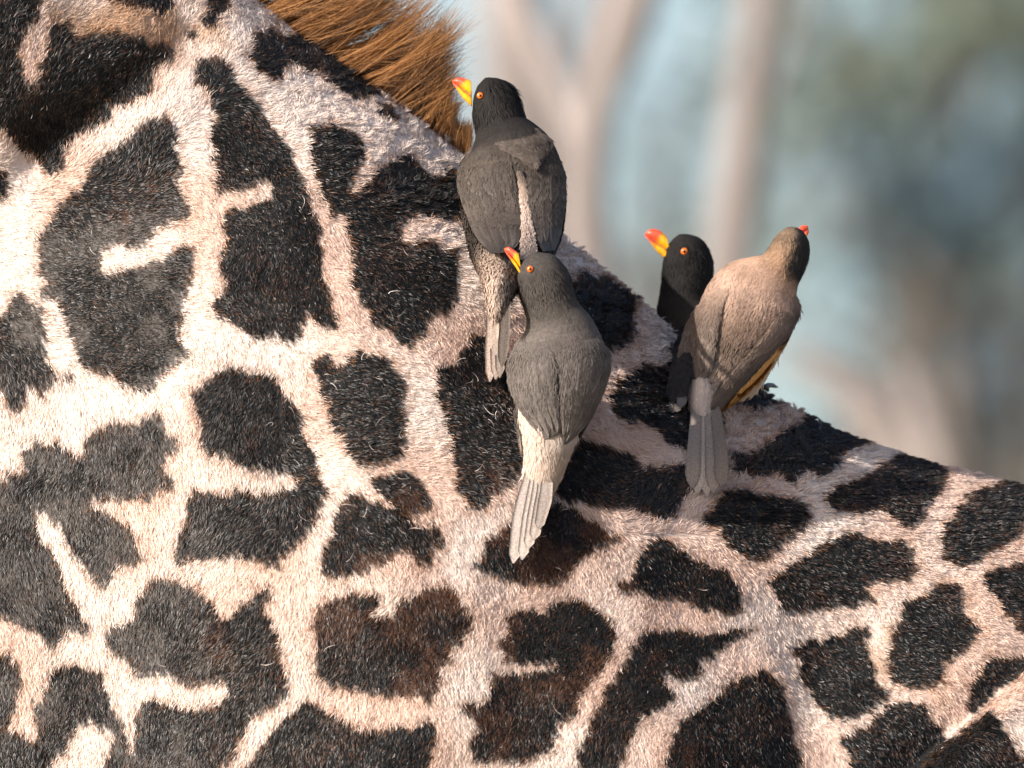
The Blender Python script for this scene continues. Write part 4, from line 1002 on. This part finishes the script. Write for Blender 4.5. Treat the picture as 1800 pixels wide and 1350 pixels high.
tail = bpy.data.objects.new('tail', None); COL.objects.link(tail); tail.parent = B1.o
for k, (pth, hw_, cc) in enumerate((([(866, 446), (866, 560), (861, 671)], 12, (0.40, 0.31, 0.255)), ([(874, 452), (875, 560), (871, 667)], 12, (0.34, 0.265, 0.22)), ([(881, 458), (883, 560), (878, 664)], 11, (0.24, 0.19, 0.16)), ([(888, 466), (889, 540), (882, 645)], 10, (0.13, 0.105, 0.09)))):
    B1.feather(pth, hw_, cc, tail, 0.00025 * (2 - k), depths=d1, name='tail_feather', tipfrac=0.75)
B1.plumage(24000, ruffle=0.7)
B1.beak([(828, 142, 830, 188), (818, 138, 816, 175), (807, 136, 805, 160), (794, 141, 796, 147)], h1, 13)
B1.eye(844, 168, h1 - 36 * MPP * 0.84, 5.8, both=h1 + 36 * MPP * .84)
B1.leg((905, 395, r1 + .012), (908, 410, S(908, 410) - .004), toes(0, 0, [(898, 402), (906, 396), (916, 400), (908, 424)]))
B1.leg((955, 405, r1 + .012), (958, 418, S(958, 418) - .004), toes(0, 0, [(948, 410), (956, 404), (966, 412), (958, 432)]))

# ---------------------------------------------------------------- bird behind (black head in profile)
def col2(s, ca, sa, px, py):
    c = ramp(s, [(0, (0.06, 0.05, 0.042)), (0.40, (0.055, 0.042, 0.034)), (0.58, (0.026, 0.021, 0.018)), (0.68, (0.016, 0.014, 0.013)), (1, (0.017, 0.015, 0.0135))])
    return c * (1 + 0.22 * noise(px, py, 14, 78))[:, None]
z2 = RD(1210) + .03
B2 = Bird('black headed bird half hidden behind the tan bird, beak pointing at sky',
          spine([(1200, 690, z2 - .02, 14, 14), (1212, 660, z2 - .015, 40, 36), (1222, 620, z2 - .008, 60, 54), (1216, 580, z2 - .003, 60, 56), (1206, 545, z2, 53, 52), (1206, 515, z2, 46, 46), (1208, 488, z2, 44, 43), (1208, 462, z2, 44, 40), (1204, 440, z2, 39, 35), (1199, 424, z2, 28, 26), (1196, 415, z2, 13, 12)], False), col2)
h2 = float(B2.raw[-3, 2])
wc2 = lambda s, u, px, py: (np.array([0.034, 0.029, 0.026])[None] * (1 + 0.3 * noise(px, py, 26, 84))[:, None])
o, A, c = B2.sheet('wing', [(1214, 560, 1182, 590), (1216, 600, 1184, 620), (1214, 640, 1180, 652), (1212, 672, 1175, 676), (1204, 690, 1174, 694), (1194, 702, 1178, 702)], wc2, M_FEATHER, follow=False, depths=[z2 - .03, S(1190, 625) - .016, S(1190, 650) - .014, S(1190, 675) - .013, S(1190, 690) - .013, S(1188, 700) - .012])
B2.fuzz(o, A, c, 3000)
o, A, c = B2.sheet('wing', [(1232, 560, 1262, 590), (1234, 600, 1262, 620), (1230, 640, 1256, 652), (1222, 672, 1244, 676)], wc2, M_FEATHER, follow=False, depths=[z2 + .01, z2, z2 - .01, z2 - .02])
tail = bpy.data.objects.new('tail', None); COL.objects.link(tail); tail.parent = B2.o
for k, pth in enumerate(([(1198, 660), (1188, 695), (1181, 726)], [(1204, 664), (1196, 695), (1189, 724)], [(1210, 664), (1202, 690), (1196, 716)])):
    B2.feather(pth, 9, (0.17, 0.14, 0.12), tail, 0.0003 * (2 - k), depths=[S(1198, 660) - .010, S(1190, 695) - .010, S(1188, 725) - .009], name='tail_feather', tipfrac=.8)
B2.plumage(15000, ruffle=0.25)
B2.beak([(1172, 415, 1183, 463), (1159, 405, 1167, 453), (1147, 402, 1152, 439), (1139, 405, 1141, 424), (1133, 412, 1134, 416)], h2, 14)
B2.eye(1203, 442, h2 - 36 * MPP * 1.0, 6.4, both=h2 + 36 * MPP)
B2.leg((1195, 610, z2 - .01), (1185, 625, S(1190, 625) - .004), toes(0, 0, [(1172, 612), (1180, 605), (1196, 612), (1186, 645)]))

# ---------------------------------------------------------------- tan bird (pale mantle, looking away)
def col4(s, ca, sa, px, py):
    ca = -ca
    c = ramp(s, [(0, (0.55, 0.44, 0.36)), (0.14, (0.36, 0.26, 0.19)), (0.28, (0.17, 0.118, 0.086)), (0.44, (0.29, 0.192, 0.138)), (0.60, (0.42, 0.278, 0.205)), (0.70, (0.40, 0.25, 0.17)), (0.80, (0.32, 0.192, 0.115)), (0.90, (0.25, 0.16, 0.10)), (1, (0.10, 0.075, 0.055))])
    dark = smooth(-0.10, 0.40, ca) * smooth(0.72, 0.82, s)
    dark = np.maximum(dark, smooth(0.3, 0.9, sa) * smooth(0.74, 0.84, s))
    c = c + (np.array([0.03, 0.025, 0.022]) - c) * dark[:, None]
    c = c * (1 + 0.24 * noise(px, py, 17, 91) * smooth(.8, .7, s))[:, None]
    fl = smooth(0.72, 0.9, ca) * smooth(0.55, 0.40, s) * smooth(0.05, 0.15, s)
    c = c + (np.array([0.62, 0.33, 0.10]) - c) * np.maximum(fl, smooth(0.1, .6, sa) * smooth(.6, .45, s) * .8)[:, None]
    return c
z4 = RD(1310) - .052
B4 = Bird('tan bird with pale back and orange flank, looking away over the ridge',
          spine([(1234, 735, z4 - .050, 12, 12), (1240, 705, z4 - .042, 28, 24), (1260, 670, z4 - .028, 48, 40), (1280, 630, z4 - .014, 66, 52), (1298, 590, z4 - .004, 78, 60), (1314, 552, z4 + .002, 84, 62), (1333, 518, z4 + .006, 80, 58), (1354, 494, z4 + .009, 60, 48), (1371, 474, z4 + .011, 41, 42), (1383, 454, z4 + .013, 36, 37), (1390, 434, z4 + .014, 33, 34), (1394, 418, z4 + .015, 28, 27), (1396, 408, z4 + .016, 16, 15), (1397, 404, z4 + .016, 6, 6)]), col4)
h4 = float(B4.raw[-3, 2]); r4_ = float(B4.raw[1, 2]); m4 = float(B4.raw[4, 2])
wl4 = lambda s, u, px, py: ramp(s, [(0, (0.28, 0.19, 0.14)), (0.25, (0.165, 0.116, 0.088)), (0.6, (0.125, 0.092, 0.072)), (1, (0.12, 0.089, 0.07))]) * (1 + 0.22 * noise(px, py, 24, 85))[:, None]
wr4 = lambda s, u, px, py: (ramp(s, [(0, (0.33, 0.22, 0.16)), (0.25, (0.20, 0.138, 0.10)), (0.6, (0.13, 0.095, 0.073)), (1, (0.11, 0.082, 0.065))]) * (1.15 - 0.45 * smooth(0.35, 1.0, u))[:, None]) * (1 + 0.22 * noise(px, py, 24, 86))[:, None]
B4.wing([(1280, 508, 1256, 506), (1272, 535, 1227, 538), (1264, 570, 1208, 568), (1260, 600, 1197, 600), (1256, 630, 1192, 630), (1250, 652, 1197, 655), (1240, 666, 1210, 668)], wl4, 8000, 5, 4, vary=.10)
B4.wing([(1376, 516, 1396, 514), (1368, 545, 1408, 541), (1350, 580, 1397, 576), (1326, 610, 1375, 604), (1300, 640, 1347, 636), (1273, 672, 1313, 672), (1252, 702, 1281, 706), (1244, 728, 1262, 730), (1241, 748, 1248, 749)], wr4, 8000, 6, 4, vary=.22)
orange = lambda s, u, px, py: ramp(s, [(0, (0.62, 0.42, 0.22)), (0.4, (0.64, 0.49, 0.32)), (1, (0.56, 0.45, 0.33))])
o, A, c = B4.sheet('flank_feathers', [(1330, 590, 1382, 596), (1322, 612, 1372, 618), (1306, 636, 1358, 646), (1292, 658, 1341, 672), (1286, 676, 1327, 690), (1284, 690, 1310, 698)], orange, M_FEATHER, follow=False, depths=[m4 + .002, m4, m4 - .002, m4 - .005, m4 - .008, m4 - .010], root_soft=False, thick=30)
B4.fuzz(o, A, c, 3000)
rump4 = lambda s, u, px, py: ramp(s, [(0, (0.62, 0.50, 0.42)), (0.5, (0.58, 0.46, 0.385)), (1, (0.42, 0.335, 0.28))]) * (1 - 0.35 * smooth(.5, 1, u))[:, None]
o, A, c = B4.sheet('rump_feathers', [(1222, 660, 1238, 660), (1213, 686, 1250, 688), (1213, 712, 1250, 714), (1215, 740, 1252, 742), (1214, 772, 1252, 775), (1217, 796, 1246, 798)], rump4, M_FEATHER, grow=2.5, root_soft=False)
B4.fuzz(o, A, c, 2600)
d4 = [r4_ - .004, min(r4_ - .008, S(1240, 760) - .020), S(1238, 830) - .012, S(1236, 868) - .009]
tail = bpy.data.objects.new('tail', None); COL.objects.link(tail); tail.parent = B4.o
for k, (pth, hw_, cc) in enumerate((([(1226, 700), (1219, 800), (1216, 858)], 13, (0.29, 0.23, 0.19)), ([(1231, 700), (1227, 800), (1226, 868)], 13, (0.44, 0.36, 0.30)), ([(1238, 700), (1239, 805), (1243, 872)], 12, (0.38, 0.31, 0.26)), ([(1246, 700), (1252, 805), (1254, 866)], 13, (0.28, 0.225, 0.19)), ([(1254, 700), (1267, 800), (1268, 856)], 13, (0.19, 0.155, 0.13)))):
    B4.feather(pth, hw_, cc, tail, 0.00025 * (2 - abs(k - 2)), depths=d4, name='tail_feather', tipfrac=0.85)
B4.plumage(28000)
# beak points away, only its red tip shows past the crown
B4.beak([(1392, 414, 1402, 432), (1401, 404, 1411, 424), (1411, 396, 1419, 414), (1420, 397, 1422, 408)], h4 + .028, 11)
B4.eye(1416, 434, h4 + .003, 4.5, squeeze=0.45)
B4.leg((1320, 660, m4), (1335, 684, S(1335, 700) - .012), [(1352, 688, S(1352, 706) - .016), (1368, 681, S(1367, 708) - .012), (1345, 700, S(1345, 712) - .008), (1318, 690, S(1318, 700) - .006)], r=5.5)
B4.leg((1285, 665, m4), (1292, 684, S(1292, 690) - .008), toes(0, 0, [(1275, 676), (1290, 672), (1306, 676), (1294, 706)], .005), r=5.5)
